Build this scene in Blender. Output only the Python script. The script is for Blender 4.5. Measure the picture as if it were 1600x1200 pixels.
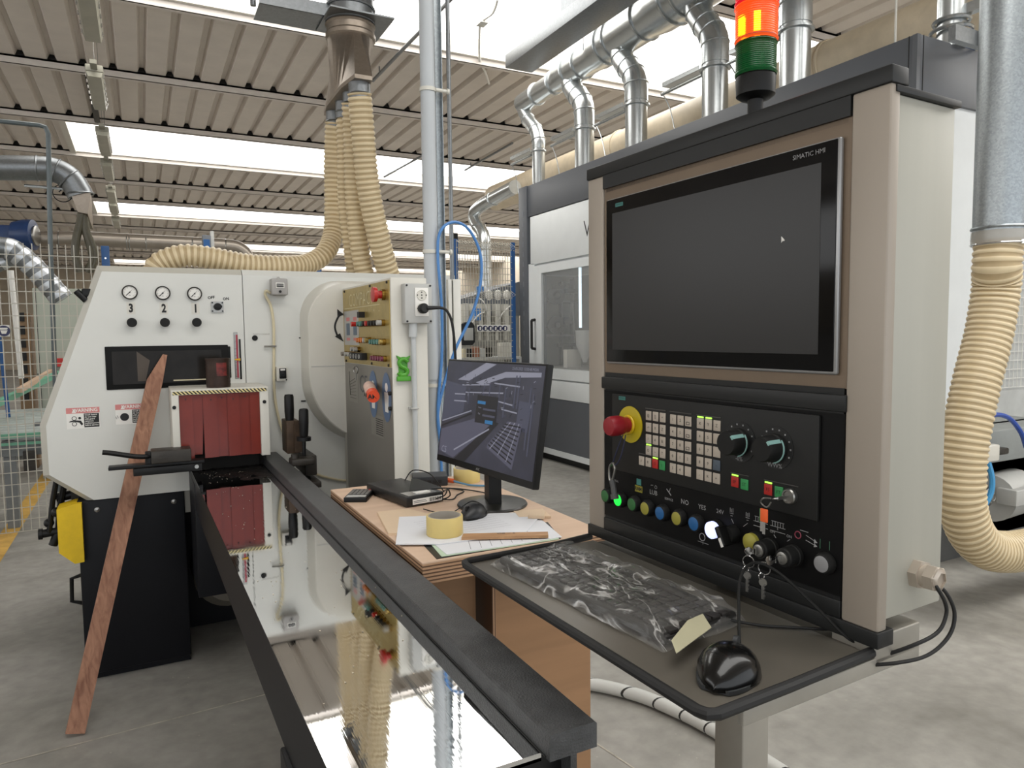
import bpy, bmesh, math, random
from mathutils import Vector, Matrix
random.seed(7)
for o in list(bpy.data.objects): bpy.data.objects.remove(o)
S = bpy.context.scene
PI = math.pi
# ---------------------------------------------------------------- camera
CAM_H = 1.5
FPX, YAW, PIT, ROLL = 1109.0, math.radians(27.5), math.radians(4.08), math.radians(0.65)
cam_data = bpy.data.cameras.new('camera'); cam = bpy.data.objects.new('camera', cam_data)
S.collection.objects.link(cam); S.camera = cam
fw = Vector((math.sin(YAW)*math.cos(PIT), math.cos(YAW)*math.cos(PIT), -math.sin(PIT)))
r0 = Vector((math.cos(YAW), -math.sin(YAW), 0)); u0 = r0.cross(fw)
cr = r0*math.cos(ROLL) - u0*math.sin(ROLL); cu = r0*math.sin(ROLL) + u0*math.cos(ROLL)
mw = Matrix((cr, cu, -fw)).transposed().to_4x4(); mw.translation = Vector((0, 0, CAM_H))
cam.matrix_world = mw
cam_data.sensor_width = 36.0; cam_data.sensor_fit = 'HORIZONTAL'
cam_data.lens = FPX/1600*36.0; cam_data.clip_start = 0.02; cam_data.clip_end = 200
# ---------------------------------------------------------------- world, light, exposure
W = bpy.data.worlds.new('world'); S.world = W; W.use_nodes = True
bg = W.node_tree.nodes['Background']; bg.inputs[0].default_value = (0.92, 0.96, 1.0, 1); bg.inputs[1].default_value = 1.6
SKYLIGHT = 4.5   # emission of the roof glazing
SIDE_FILL = 2.6  # emission of the unseen fill band added on the left wall
S.view_settings.view_transform = 'Standard'; S.view_settings.look = 'None'
S.view_settings.exposure = 0.0; S.view_settings.gamma = 1.0; S.view_settings.use_curve_mapping = False
# ---------------------------------------------------------------- materials
MC = {}
def lin(c):
    return tuple((v/12.92 if v <= 0.04045 else ((v+0.055)/1.055)**2.4) for v in c)
def rgb(h):
    return lin(tuple(int(h[i:i+2], 16)/255 for i in (0, 2, 4)))
def newmat(name):
    m = bpy.data.materials.new(name); m.use_nodes = True
    return m, m.node_tree, m.node_tree.nodes['Principled BSDF']
def mat(name, hexc, rough=0.5, metal=0.0, var=0.12, scale=6.0, bump=0.0, bscale=60.0, spec=0.5, rvar=0.0, stretch=(1, 1, 1), coat=0.0, alpha=1.0, trans=0.0, emit=0.0, ecol=None):
    if name in MC: return MC[name]
    m, nt, b = newmat(name); c = rgb(hexc); N = nt.nodes; L = nt.links
    tc = N.new('ShaderNodeTexCoord'); mp = N.new('ShaderNodeMapping'); mp.inputs['Scale'].default_value = stretch
    L.new(tc.outputs['Object'], mp.inputs[0])
    nz = N.new('ShaderNodeTexNoise'); nz.inputs['Scale'].default_value = scale; nz.inputs['Detail'].default_value = 5; nz.inputs['Roughness'].default_value = 0.6
    L.new(mp.outputs[0], nz.inputs['Vector'])
    rp = N.new('ShaderNodeValToRGB'); rp.color_ramp.elements[0].position = 0.3; rp.color_ramp.elements[1].position = 0.7
    rp.color_ramp.elements[0].color = (*[v*(1-var) for v in c], 1); rp.color_ramp.elements[1].color = (*[min(1, v*(1+var*0.6)) for v in c], 1)
    L.new(nz.outputs['Fac'], rp.inputs[0]); L.new(rp.outputs[0], b.inputs['Base Color'])
    b.inputs['Roughness'].default_value = rough; b.inputs['Metallic'].default_value = metal
    b.inputs['Specular IOR Level'].default_value = spec; b.inputs['Coat Weight'].default_value = coat
    b.inputs['Coat Roughness'].default_value = 0.05
    b.inputs['Alpha'].default_value = alpha; b.inputs['Transmission Weight'].default_value = trans
    if rvar:
        mr = N.new('ShaderNodeMapRange'); mr.inputs['To Min'].default_value = max(0.02, rough-rvar); mr.inputs['To Max'].default_value = rough+rvar
        L.new(nz.outputs['Fac'], mr.inputs['Value']); L.new(mr.outputs[0], b.inputs['Roughness'])
    if bump:
        n2 = N.new('ShaderNodeTexNoise'); n2.inputs['Scale'].default_value = bscale; n2.inputs['Detail'].default_value = 4
        L.new(mp.outputs[0], n2.inputs['Vector'])
        bp = N.new('ShaderNodeBump'); bp.inputs['Strength'].default_value = bump; bp.inputs['Distance'].default_value = 0.01
        L.new(n2.outputs['Fac'], bp.inputs['Height']); L.new(bp.outputs[0], b.inputs['Normal'])
    if emit:
        b.inputs['Emission Color'].default_value = (*(rgb(ecol) if ecol else c), 1); b.inputs['Emission Strength'].default_value = emit
    MC[name] = m; return m
def ramp(N, pts):
    r = N.new('ShaderNodeValToRGB'); e = r.color_ramp.elements
    e[0].position, e[0].color = pts[0][0], (*rgb(pts[0][1]), 1); e[1].position, e[1].color = pts[-1][0], (*rgb(pts[-1][1]), 1)
    for p, c in pts[1:-1]:
        x = e.new(p); x.color = (*rgb(c), 1)
    return r
def floor_mat():
    m, nt, b = newmat('worn_concrete'); N = nt.nodes; L = nt.links
    tc = N.new('ShaderNodeTexCoord')
    n1 = N.new('ShaderNodeTexNoise'); n1.inputs['Scale'].default_value = 1.1; n1.inputs['Detail'].default_value = 8; n1.inputs['Roughness'].default_value = 0.62
    n1.inputs['Distortion'].default_value = 0.6
    L.new(tc.outputs['Object'], n1.inputs['Vector'])
    r1 = ramp(N, [(0.28, '7d7a73'), (0.5, '9c9992'), (0.75, 'b3b0a9')]); L.new(n1.outputs['Fac'], r1.inputs[0])
    n2 = N.new('ShaderNodeTexNoise'); n2.inputs['Scale'].default_value = 14; n2.inputs['Detail'].default_value = 6
    L.new(tc.outputs['Object'], n2.inputs['Vector'])
    r2 = ramp(N, [(0.3, 'd2d2d2'), (0.7, 'ffffff')]); L.new(n2.outputs['Fac'], r2.inputs[0])
    mx = N.new('ShaderNodeMix'); mx.data_type = 'RGBA'; mx.blend_type = 'MULTIPLY'; mx.inputs[0].default_value = 0.6
    L.new(r1.outputs[0], mx.inputs[6]); L.new(r2.outputs[0], mx.inputs[7])
    # pale sawdust specks
    v = N.new('ShaderNodeTexVoronoi'); v.inputs['Scale'].default_value = 16; L.new(tc.outputs['Object'], v.inputs['Vector'])
    r3 = ramp(N, [(0.03, 'ffffff'), (0.07, '000000')]); L.new(v.outputs['Distance'], r3.inputs[0])
    n3 = N.new('ShaderNodeTexNoise'); n3.inputs['Scale'].default_value = 2.3; L.new(tc.outputs['Object'], n3.inputs['Vector'])
    r4 = ramp(N, [(0.45, '000000'), (0.6, 'b0b0b0')]); L.new(n3.outputs['Fac'], r4.inputs[0])
    ml = N.new('ShaderNodeMath'); ml.operation = 'MULTIPLY'; L.new(r3.outputs[0], ml.inputs[0]); L.new(r4.outputs[0], ml.inputs[1])
    mx2 = N.new('ShaderNodeMix'); mx2.data_type = 'RGBA'; L.new(ml.outputs[0], mx2.inputs[0]); L.new(mx.outputs[2], mx2.inputs[6]); mx2.inputs[7].default_value = (*rgb('d8cdb8'), 1)
    L.new(mx2.outputs[2], b.inputs['Base Color'])
    b.inputs['Roughness'].default_value = 0.62
    mr = N.new('ShaderNodeMapRange'); mr.inputs['To Min'].default_value = 0.42; mr.inputs['To Max'].default_value = 0.75
    L.new(n1.outputs['Fac'], mr.inputs[0]); L.new(mr.outputs[0], b.inputs['Roughness'])
    bp = N.new('ShaderNodeBump'); bp.inputs['Strength'].default_value = 0.12; bp.inputs['Distance'].default_value = 0.01
    L.new(n2.outputs['Fac'], bp.inputs['Height']); L.new(bp.outputs[0], b.inputs['Normal'])
    return m
def wood_mat(name, c1, c2, axis=1, scale=7, rough=0.6):
    """straight grain running along the given object axis"""
    if name in MC: return MC[name]
    m, nt, b = newmat(name); N = nt.nodes; L = nt.links
    tc = N.new('ShaderNodeTexCoord'); mp = N.new('ShaderNodeMapping')
    s = [scale, scale, scale]; s[axis] = scale*0.09; mp.inputs['Scale'].default_value = s
    L.new(tc.outputs['Object'], mp.inputs[0])
    n = N.new('ShaderNodeTexNoise'); n.inputs['Scale'].default_value = 3; n.inputs['Detail'].default_value = 8; n.inputs['Distortion'].default_value = 1.2
    L.new(mp.outputs[0], n.inputs['Vector'])
    r = ramp(N, [(0.3, c1), (0.7, c2)]); L.new(n.outputs['Fac'], r.inputs[0]); L.new(r.outputs[0], b.inputs['Base Color'])
    b.inputs['Roughness'].default_value = rough
    bp = N.new('ShaderNodeBump'); bp.inputs['Strength'].default_value = 0.15; bp.inputs['Distance'].default_value = 0.004
    L.new(n.outputs['Fac'], bp.inputs['Height']); L.new(bp.outputs[0], b.inputs['Normal'])
    MC[name] = m; return m
def band_mat(name, c1, c2, direction, period, duty=0.5, rough=0.6):
    """two-colour stripes in object space: plywood plies, hazard tape"""
    if name in MC: return MC[name]
    m, nt, b = newmat(name); N = nt.nodes; L = nt.links
    tc = N.new('ShaderNodeTexCoord'); dp = N.new('ShaderNodeVectorMath'); dp.operation = 'DOT_PRODUCT'
    d = Vector(direction).normalized()/period; dp.inputs[1].default_value = d
    L.new(tc.outputs['Object'], dp.inputs[0])
    fr = N.new('ShaderNodeMath'); fr.operation = 'FRACT'; L.new(dp.outputs['Value'], fr.inputs[0])
    gt = N.new('ShaderNodeMath'); gt.operation = 'GREATER_THAN'; gt.inputs[1].default_value = duty; L.new(fr.outputs[0], gt.inputs[0])
    mx = N.new('ShaderNodeMix'); mx.data_type = 'RGBA'; L.new(gt.outputs[0], mx.inputs[0])
    mx.inputs[6].default_value = (*rgb(c1), 1); mx.inputs[7].default_value = (*rgb(c2), 1)
    L.new(mx.outputs[2], b.inputs['Base Color']); b.inputs['Roughness'].default_value = rough
    MC[name] = m; return m
def galv_mat(name, base='a2a8aa', rough=0.3, spangle=55, contrast=0.25):
    if name in MC: return MC[name]
    m, nt, b = newmat(name); N = nt.nodes; L = nt.links
    tc = N.new('ShaderNodeTexCoord'); v = N.new('ShaderNodeTexVoronoi'); v.inputs['Scale'].default_value = spangle
    L.new(tc.outputs['Object'], v.inputs['Vector'])
    c = rgb(base); r = N.new('ShaderNodeValToRGB')
    r.color_ramp.elements[0].color = (*[x*(1-contrast) for x in c], 1); r.color_ramp.elements[1].color = (*[min(1, x*(1+contrast)) for x in c], 1)
    sp = N.new('ShaderNodeSeparateColor'); L.new(v.outputs['Color'], sp.inputs[0]); L.new(sp.outputs[0], r.inputs[0])
    L.new(r.outputs[0], b.inputs['Base Color']); b.inputs['Metallic'].default_value = 0.85
    mr = N.new('ShaderNodeMapRange'); mr.inputs['To Min'].default_value = rough-contrast*.15; mr.inputs['To Max'].default_value = rough+contrast*.25
    L.new(sp.outputs[1], mr.inputs[0]); L.new(mr.outputs[0], b.inputs['Roughness'])
    MC[name] = m; return m
def mirror_steel():
    m, nt, b = newmat('polished_steel_table'); N = nt.nodes; L = nt.links
    tc = N.new('ShaderNodeTexCoord')
    n = N.new('ShaderNodeTexNoise'); n.inputs['Scale'].default_value = 7; n.inputs['Detail'].default_value = 7; n.inputs['Distortion'].default_value = 1.0
    L.new(tc.outputs['Object'], n.inputs['Vector'])
    b.inputs['Metallic'].default_value = 1.0; b.inputs['Base Color'].default_value = (0.80, 0.81, 0.82, 1)
    mr = N.new('ShaderNodeMapRange'); mr.inputs['From Min'].default_value = 0.42; mr.inputs['From Max'].default_value = 0.72
    mr.inputs['To Min'].default_value = 0.01; mr.inputs['To Max'].default_value = 0.07
    L.new(n.outputs['Fac'], mr.inputs[0]); L.new(mr.outputs[0], b.inputs['Roughness'])
    # lengthwise scratches
    mp = N.new('ShaderNodeMapping'); mp.inputs['Scale'].default_value = (300, 4, 1); mp.inputs['Rotation'].default_value = (0, 0, 0.1)
    L.new(tc.outputs['Object'], mp.inputs[0]); n2 = N.new('ShaderNodeTexNoise'); n2.inputs['Scale'].default_value = 1
    L.new(mp.outputs[0], n2.inputs['Vector'])
    bp = N.new('ShaderNodeBump'); bp.inputs['Strength'].default_value = 0.02; bp.inputs['Distance'].default_value = 0.001
    L.new(n2.outputs['Fac'], bp.inputs['Height']); L.new(bp.outputs[0], b.inputs['Normal'])
    return m

# ---------------------------------------------------------------- mesh helpers
class MB:
    """collects shapes in world metres (or in a frame) and links them as ONE mesh object"""
    def __init__(s, frame=None):
        s.v = []; s.f = []; s.mi = []; s.cur = 0; s.M = frame or Matrix()
    def add(s, vs, fs):
        o = len(s.v); s.v += [s.M @ Vector(p) for p in vs]; s.f += [tuple(i+o for i in f) for f in fs]; s.mi += [s.cur]*len(fs); return s
    def m(s, i): s.cur = i; return s
    def box(s, x0, x1, y0, y1, z0, z1, bev=0.0):
        x0, x1 = min(x0, x1), max(x0, x1); y0, y1 = min(y0, y1), max(y0, y1); z0, z1 = min(z0, z1), max(z0, z1)
        if bev <= 0:
            vs = [(x, y, z) for x in (x0, x1) for y in (y0, y1) for z in (z0, z1)]
            return s.add(vs, [(0, 1, 3, 2), (4, 6, 7, 5), (0, 4, 5, 1), (2, 3, 7, 6), (0, 2, 6, 4), (1, 5, 7, 3)])
        bm = bmesh.new(); bmesh.ops.create_cube(bm, size=1)
        for v in bm.verts: v.co = Vector(((x0+x1)/2+v.co.x*(x1-x0), (y0+y1)/2+v.co.y*(y1-y0), (z0+z1)/2+v.co.z*(z1-z0)))
        bev = min(bev, 0.49*min(x1-x0, y1-y0, z1-z0))
        bmesh.ops.bevel(bm, geom=bm.edges[:], offset=bev, segments=3, affect='EDGES', profile=0.5)
        bm.verts.index_update(); s.add([v.co[:] for v in bm.verts], [tuple(v.index for v in f.verts) for f in bm.faces]); bm.free(); return s
    def prism(s, poly, axis, a, b):
        """poly in the other two axes (cyclic order x,y,z minus axis), extruded from a to b along axis"""
        n = len(poly)
        def P(p, t):
            if axis == 0: return (t, p[0], p[1])
            if axis == 1: return (p[0], t, p[1])
            return (p[0], p[1], t)
        vs = [P(p, a) for p in poly]+[P(p, b) for p in poly]
        return s.add(vs, [tuple(range(n)), tuple(range(2*n-1, n-1, -1))]+[(i, i+n, (i+1) % n+n, (i+1) % n) for i in range(n)])
    def loft(s, rings, cap=True, closed=True):
        n = len(rings[0]); vs = [p for r in rings for p in r]; fs = []
        for k in range(len(rings)-1):
            for i in range(n if closed else n-1):
                j = (i+1) % n; fs.append((k*n+i, k*n+j, (k+1)*n+j, (k+1)*n+i))
        if cap: fs += [tuple(range(n-1, -1, -1)), tuple(range((len(rings)-1)*n, len(rings)*n))]
        return s.add(vs, fs)
    def lathe(s, prof, c, d=(0, 0, 1), n=24, cap=True):
        """prof = [(radius, distance along d)]"""
        d = Vector(d).normalized(); a = d.orthogonal().normalized(); b = d.cross(a); c = Vector(c)
        return s.loft([[c+d*h+(a*math.cos(2*PI*i/n)+b*math.sin(2*PI*i/n))*max(r, 1e-5) for i in range(n)] for r, h in prof], cap)
    def cyl(s, p0, p1, r, n=16, r1=None):
        p0, p1 = Vector(p0), Vector(p1); return s.lathe([(r, 0), (r if r1 is None else r1, (p1-p0).length)], p0, p1-p0, n)
    def tube(s, pts, r, n=8, smooth=0, rad=None, cap=True, ribs=None):
        """ribs=(pitch, depth): corrugated hose; valleys take the next material index"""
        pts = [Vector(p) for p in pts]
        if smooth: pts = spline(pts, smooth)
        if ribs:
            pitch, depth = ribs; pts = resample(pts, pitch/4)
        m = len(pts); t = []
        for i in range(m):
            t.append((pts[min(i+1, m-1)]-pts[max(i-1, 0)]).normalized())
        nrm = t[0].orthogonal().normalized(); rings = []
        for i in range(m):
            nrm = (nrm-t[i]*nrm.dot(t[i])).normalized(); bn = t[i].cross(nrm)
            rr = rad(i/(m-1)) if rad else r
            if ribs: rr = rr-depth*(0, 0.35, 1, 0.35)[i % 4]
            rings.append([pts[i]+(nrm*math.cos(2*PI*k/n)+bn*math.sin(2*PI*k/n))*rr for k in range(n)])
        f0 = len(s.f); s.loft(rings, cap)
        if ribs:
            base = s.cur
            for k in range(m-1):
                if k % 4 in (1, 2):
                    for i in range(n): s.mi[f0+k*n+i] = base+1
        return s
    def ball(s, c, r, n=12, sc=(1, 1, 1)):
        c = Vector(c); rings = []
        for k in range(n+1):
            a = -PI/2+PI*k/n; rings.append([c+Vector((r*sc[0]*max(math.cos(a), 1e-4)*math.cos(2*PI*i/(2*n)), r*sc[1]*max(math.cos(a), 1e-4)*math.sin(2*PI*i/(2*n)), r*sc[2]*math.sin(a))) for i in range(2*n)])
        return s.loft(rings)
    def torus(s, c, R, r, d=(0, 0, 1), n=24, k=8):
        d = Vector(d).normalized(); a = d.orthogonal().normalized(); b = d.cross(a); c = Vector(c); vs = []; fs = []
        for i in range(n):
            e = a*math.cos(2*PI*i/n)+b*math.sin(2*PI*i/n)
            for j in range(k): vs.append(c+e*(R+r*math.cos(2*PI*j/k))+d*r*math.sin(2*PI*j/k))
        for i in range(n):
            for j in range(k): fs.append((i*k+j, ((i+1) % n)*k+j, ((i+1) % n)*k+(j+1) % k, i*k+(j+1) % k))
        return s.add(vs, fs)
    def quad(s, *p): return s.add(p, [tuple(range(len(p)))])
    def text(s, txt, size, o, ex, ey, depth=0.0006, off=0.0, sx=1.0, align='CENTER'):
        """lettering with its baseline centre at o, running along ex, up along ey"""
        cu_ = bpy.data.curves.new('t', 'FONT'); cu_.body = txt; cu_.size = size; cu_.align_x = align; cu_.align_y = 'CENTER'; cu_.offset = off; cu_.resolution_u = 2
        ob = bpy.data.objects.new('t', cu_); me = bpy.data.meshes.new_from_object(ob)
        ex, ey, o = Vector(ex).normalized(), Vector(ey).normalized(), Vector(o); en = ex.cross(ey)
        s.add([o+ex*v.co.x*sx+ey*v.co.y+en*depth for v in me.vertices], [tuple(p.vertices) for p in me.polygons])
        bpy.data.objects.remove(ob); bpy.data.curves.remove(cu_); bpy.data.meshes.remove(me); return s
    def build(s, name, mats, parent=None, angle=28):
        me = bpy.data.meshes.new(name)
        inv = Matrix()
        if parent is not None:
            chain = []; p = parent
            while p: chain.append(p); p = p.parent
            w = Matrix()
            for q in reversed(chain): w = w @ q.matrix_basis
            inv = w.inverted()
        me.from_pydata([tuple(inv @ v) for v in s.v], [], s.f); me.validate()
        bm = bmesh.new(); bm.from_mesh(me); bmesh.ops.recalc_face_normals(bm, faces=bm.faces); bm.to_mesh(me); bm.free()
        if not isinstance(mats, (list, tuple)): mats = [mats]
        for x in mats: me.materials.append(x)
        if len(s.mi) == len(me.polygons): me.polygons.foreach_set('material_index', [min(i, len(mats)-1) for i in s.mi])
        me.polygons.foreach_set('use_smooth', [True]*len(me.polygons)); me.set_sharp_from_angle(angle=math.radians(angle))
        ob = bpy.data.objects.new(name, me); S.collection.objects.link(ob)
        if parent is not None: ob.parent = parent
        return ob
def spline(pts, k):
    out = []; n = len(pts)
    for i in range(n-1):
        p0, p1, p2, p3 = pts[max(i-1, 0)], pts[i], pts[i+1], pts[min(i+2, n-1)]
        for j in range(k):
            t = j/k; out.append(0.5*((2*p1)+(p2-p0)*t+(2*p0-5*p1+4*p2-p3)*t*t+(3*p1-p0-3*p2+p3)*t**3))
    out.append(pts[-1]); return out
def resample(pts, step):
    out = [pts[0]]; acc = 0
    for a, b in zip(pts, pts[1:]):
        l = (b-a).length; d = step-acc
        while d <= l: out.append(a+(b-a)*d/l); d += step
        acc = (acc+l) % step
    return out
def tag(o, label=None, cat=None, group=None, kind=None):
    if label: o['label'] = label
    if cat: o['category'] = cat
    if group: o['group'] = group
    if kind: o['kind'] = kind
    return o
def thing(name, label, cat, loc=(0, 0, 0), rz=0.0, group=None):
    o = bpy.data.objects.new(name, None); S.collection.objects.link(o); o.empty_display_size = 0.1
    o.location = loc; o.rotation_euler = (0, 0, rz); o.matrix_basis = Matrix.Translation(loc) @ Matrix.Rotation(rz, 4, 'Z')
    return tag(o, label, cat, group)
def copy_tree(o, parent=None):
    c = o.copy(); S.collection.objects.link(c); c.parent = parent
    for ch in [x for x in bpy.data.objects if x.parent == o]: copy_tree(ch, c)
    return c
# ================================================================ SETTING
m_sheet = mat('painted_roof_sheet', 'd8cfc6', 0.6, var=0.06, scale=3)
m_purlin = mat('painted_purlin', 'd8d0c8', 0.55, var=0.05)
m_dark = mat('black_gap', '1a1816', 0.9)
m_wall = mat('hall_wall_render', 'c9bead', 0.85, var=0.08, scale=1.5)
m_frame = mat('skylight_frame_paint', 'd9d5cc', 0.5, var=0.04)
sk, nt, b = newmat('skylight_daylight'); N = nt.nodes; L = nt.links
b.inputs['Base Color'].default_value = (0.8, 0.8, 0.8, 1); b.inputs['Emission Color'].default_value = (1, 0.985, 0.955, 1); b.inputs['Emission Strength'].default_value = SKYLIGHT
RX0, RX1, RY0, RY1 = -9.0, 16.0, -7.0, 42.0
MB().box(RX0, RX1, RY0, RY1, -0.1, 0).build('floor', floor_mat())['kind'] = 'structure'
for nm, bx in (('wall_back', (RX0, RX1, RY1, RY1+.2, 0, 5.4)), ('wall_left', (RX0-.2, RX0, RY0, RY1, 0, 5.4)), ('wall_right', (RX1, RX1+.2, RY0, RY1, 0, 5.4))):
    MB().box(*bx).build(nm, m_wall)['kind'] = 'structure'
ZP, PY0, SP = 5.0, 11.2, 2.53
edges = [PY0+SP*i for i in range(-7, 13)]
sky = lambda i: (i % 3) == 1                      # every third bay is glazed
c = MB(); PITCH = 0.345
def sheet(x0, x1, y0, y1):
    k0 = math.ceil(x0/PITCH); prof = [(x0, 5.11)]
    k = k0
    while (k+1)*PITCH < x1:
        x = k*PITCH; prof += [(x+.11, 5.11), (x+.14, 5.18), (x+.19, 5.18), (x+.22, 5.11)]; k += 1
    prof.append((x1, 5.11))
    n = len(prof); vs = [(x, y0, z) for x, z in prof]+[(x, y1, z) for x, z in prof]
    c.add(vs, [(i, i+1, i+1+n, i+n) for i in range(n-1)])
for i in range(len(edges)-1):
    y0, y1 = edges[i], edges[i+1]
    if sky(i-7+0): sheet(RX0, -1.0, y0, y1)
    else: sheet(RX0, RX1, y0, y1)
sheet(RX0, RX1, RY0, edges[0]) if edges[0] > RY0 else None
c.m(1).box(RX0, RX1, RY0, RY1, 5.40, 5.45)
ceil = c.build('ceiling', [m_sheet, m_dark]); ceil['kind'] = 'structure'
n = 1
for y in edges:
    p = MB().box(RX0, RX1, y-.035, y+.035, ZP+.085, ZP+.11).box(RX0, RX1, y-.035, y-.028, ZP, ZP+.11).box(RX0, RX1, y-.035, y+.035, ZP, ZP+.008)
    p.m(1)
    if y < 25:
        for k in range(math.ceil(RX0/PITCH)+1, int(RX1/PITCH)-1):
            x = k*PITCH; p.prism([(x+.112, 5.112), (x+.14, 5.176), (x+.19, 5.176), (x+.218, 5.112)], 1, y-.034, y+.034)
    p.build('trim_%d' % n, [m_purlin, m_dark])['kind'] = 'structure'; n += 1
w = 1
for i in range(len(edges)-1):
    if not sky(i-7): continue
    y0, y1 = edges[i]+.04, edges[i+1]-.04
    g = MB().box(-0.95, RX1, y0+.05, y1-.05, 5.30, 5.32).build('window_%d' % w, sk); g['kind'] = 'structure'
    f = MB().box(-1.05, -.95, y0, y1, 5.05, 5.34).box(-1, RX1, y0, y0+.05, 5.08, 5.34).box(-1, RX1, y1-.05, y1, 5.08, 5.34)
    f.build('window_frame', m_frame, g); w += 1
# hall left open behind the viewer for sky light; left-wall band added as fill
sw_, nt, b = newmat('side_fill_glow'); b.inputs['Base Color'].default_value = (.8, .8, .8, 1); b.inputs['Emission Color'].default_value = (.98, .99, 1, 1); b.inputs['Emission Strength'].default_value = SIDE_FILL
g = MB().box(RX0-.01, RX0+.02, RY0+.5, 12, 2.2, 4.4).build('window_%d' % w, sw_); g['kind'] = 'structure'  # unseen glowing panel added as fill light, not a known window
f = MB()
for k in range(10): f.box(RX0, RX0+.06, RY0+.5+k*2, RY0+.56+k*2, 2.2, 4.4)
f.build('window_frame', m_frame, g)  # bars across the added band
# yellow aisle line painted on the concrete
m_yel = mat('aisle_line_paint', 'c9a04e', 0.7, var=0.25, scale=9)
MB().quad((-1.02, 4.0, .002), (-.90, 4.0, .002), (-.93, 12, .002), (-1.05, 12, .002)).build('trim_%d' % n, m_yel)['kind'] = 'structure'; n += 1
# filled joints across the slab
m_joint = mat('pale_floor_joint', 'bdb6a8', 0.8, var=0.4, scale=30)
MB().quad((-.9, 2.95, .0015), (3.0, 3.2, .0015), (3.0, 3.206, .0015), (-.9, 2.957, .0015)).build('trim_%d' % n, m_joint)['kind'] = 'structure'; n += 1
MB().quad((1.39, 2.2, .0015), (1.9, -1, .0015), (1.908, -1, .0015), (1.396, 2.2, .0015)).build('trim_%d' % n, m_joint)['kind'] = 'structure'
# ================================================================ MATERIALS SHARED BY THE OBJECTS
m_white = mat('planer_white_enamel', 'd3d3cd', 0.38, var=0.05, scale=2.5)
m_white2 = mat('planer_edge_enamel', 'cfccc2', 0.42, var=0.06, scale=4)
m_navy = mat('black_navy_enamel', '0e0f14', 0.45, var=0.15, scale=3, spec=.25)
m_black = mat('black_plastic', '0f0f0f', 0.42, var=0.1, scale=10, spec=.3)
m_blackm = mat('matt_black_plastic', '171716', 0.6, var=0.1, scale=10, spec=.3)
m_iron = mat('worn_cast_iron', '38342f', 0.45, metal=0.3, var=0.3, scale=18, bump=0.15)
m_steel = mat('bare_steel', '9b9a96', 0.3, metal=0.9, var=0.12, scale=20)
m_brushed = mat('grey_brushed_sheet', '8f8b83', 0.42, metal=0.35, var=0.07, scale=3, stretch=(1, 1, .12))
m_grime = mat('brown_grimy_steel', '4b3a2b', 0.55, metal=0.3, var=0.35, scale=30)
m_yellow = mat('safety_yellow', 'e0bb10', 0.5, var=0.12, scale=14)
m_hazard = band_mat('hazard_tape', '1b1a16', 'd9c98e', (1, 0, 1), 0.0105, 0.5)
m_red_strip = mat('red_vinyl_strip', '74261a', 0.22, var=0.14, scale=8, coat=0.12, spec=.3)
m_gold = mat('brass_colour_plate', 'b09a5a', 0.35, metal=0.55, var=0.14, scale=22)
m_silver = mat('silver_label', 'b9b8b4', 0.4, metal=0.3)
m_paper = mat('white_print', 'e6e4de', 0.7, var=0.03)
m_ink = mat('black_print', '151515', 0.6)
m_pink = mat('faded_red_print', 'cf8380', 0.6)
m_redk = mat('red_plastic', 'b3221c', 0.35, var=0.06)
m_green = mat('green_plastic', '2c6b3c', 0.4)
m_cream = mat('cream_cable', 'cfc4a4', 0.5)
m_glass_dark = mat('smoked_window_pane', '221f1c', 0.14, var=0.45, scale=9, spec=0.15)
m_grey = mat('light_grey_plastic', 'b4b4b0', 0.45, var=0.05)
m_chrome = mat('chrome', 'd0d0d0', 0.12, metal=1.0, var=0.04)
m_brown = mat('aged_wood_tool', '4a372a', 0.7, var=0.3, scale=25)
YF = 3.5
m_edge_shade = mat('planer_shaded_cream_enamel', 'b9b6ab', 0.42, var=0.05)  # creamier enamel, darkened to put the chamfer's shade into the colour
planer = thing('planer_machine', 'large white enclosed planer with three pressure gauges and a red strip curtain', 'planer', (0.4, YF, 0))
# --- white enclosure, left hood
outer = [(-.153, 1.809), (-.391, 1.141), (-.39, .926), (-.237, .802), (.424, .802), (.424, 1.809)]
inner = [(-.136, 1.782), (-.366, 1.138), (-.365, .931), (-.209, .806), (.424, .806), (.424, 1.782)]
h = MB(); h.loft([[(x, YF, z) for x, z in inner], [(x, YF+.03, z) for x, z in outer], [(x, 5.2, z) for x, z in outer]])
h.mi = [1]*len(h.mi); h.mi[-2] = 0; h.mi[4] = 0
h.build('left_hood', [m_white, m_edge_shade], planer)
outer2 = [(.427, 1.809), (.427, .30), (1.50, .30), (1.50, 1.812)]
inner2 = [(.427, 1.782), (.427, .30), (1.48, .30), (1.48, 1.785)]
h = MB(); h.loft([[(x, YF, z) for x, z in inner2], [(x, YF+.03, z) for x, z in outer2], [(x, 5.2, z) for x, z in outer2]])
body = h.build('right_body', m_white, planer)
MB().torus((.471, YF-.002, 1.492), .009, .004, (0, 1, 0)).cyl((.471, YF, 1.492), (.471, YF-.006, 1.492), .006).build('lock_screw', m_black, planer)
MB().text('TASTO CHIAVE', .011, (.50, YF, 1.509), (1, 0, 0), (0, 0, 1)).build('engraving', m_brushed, body)
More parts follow.
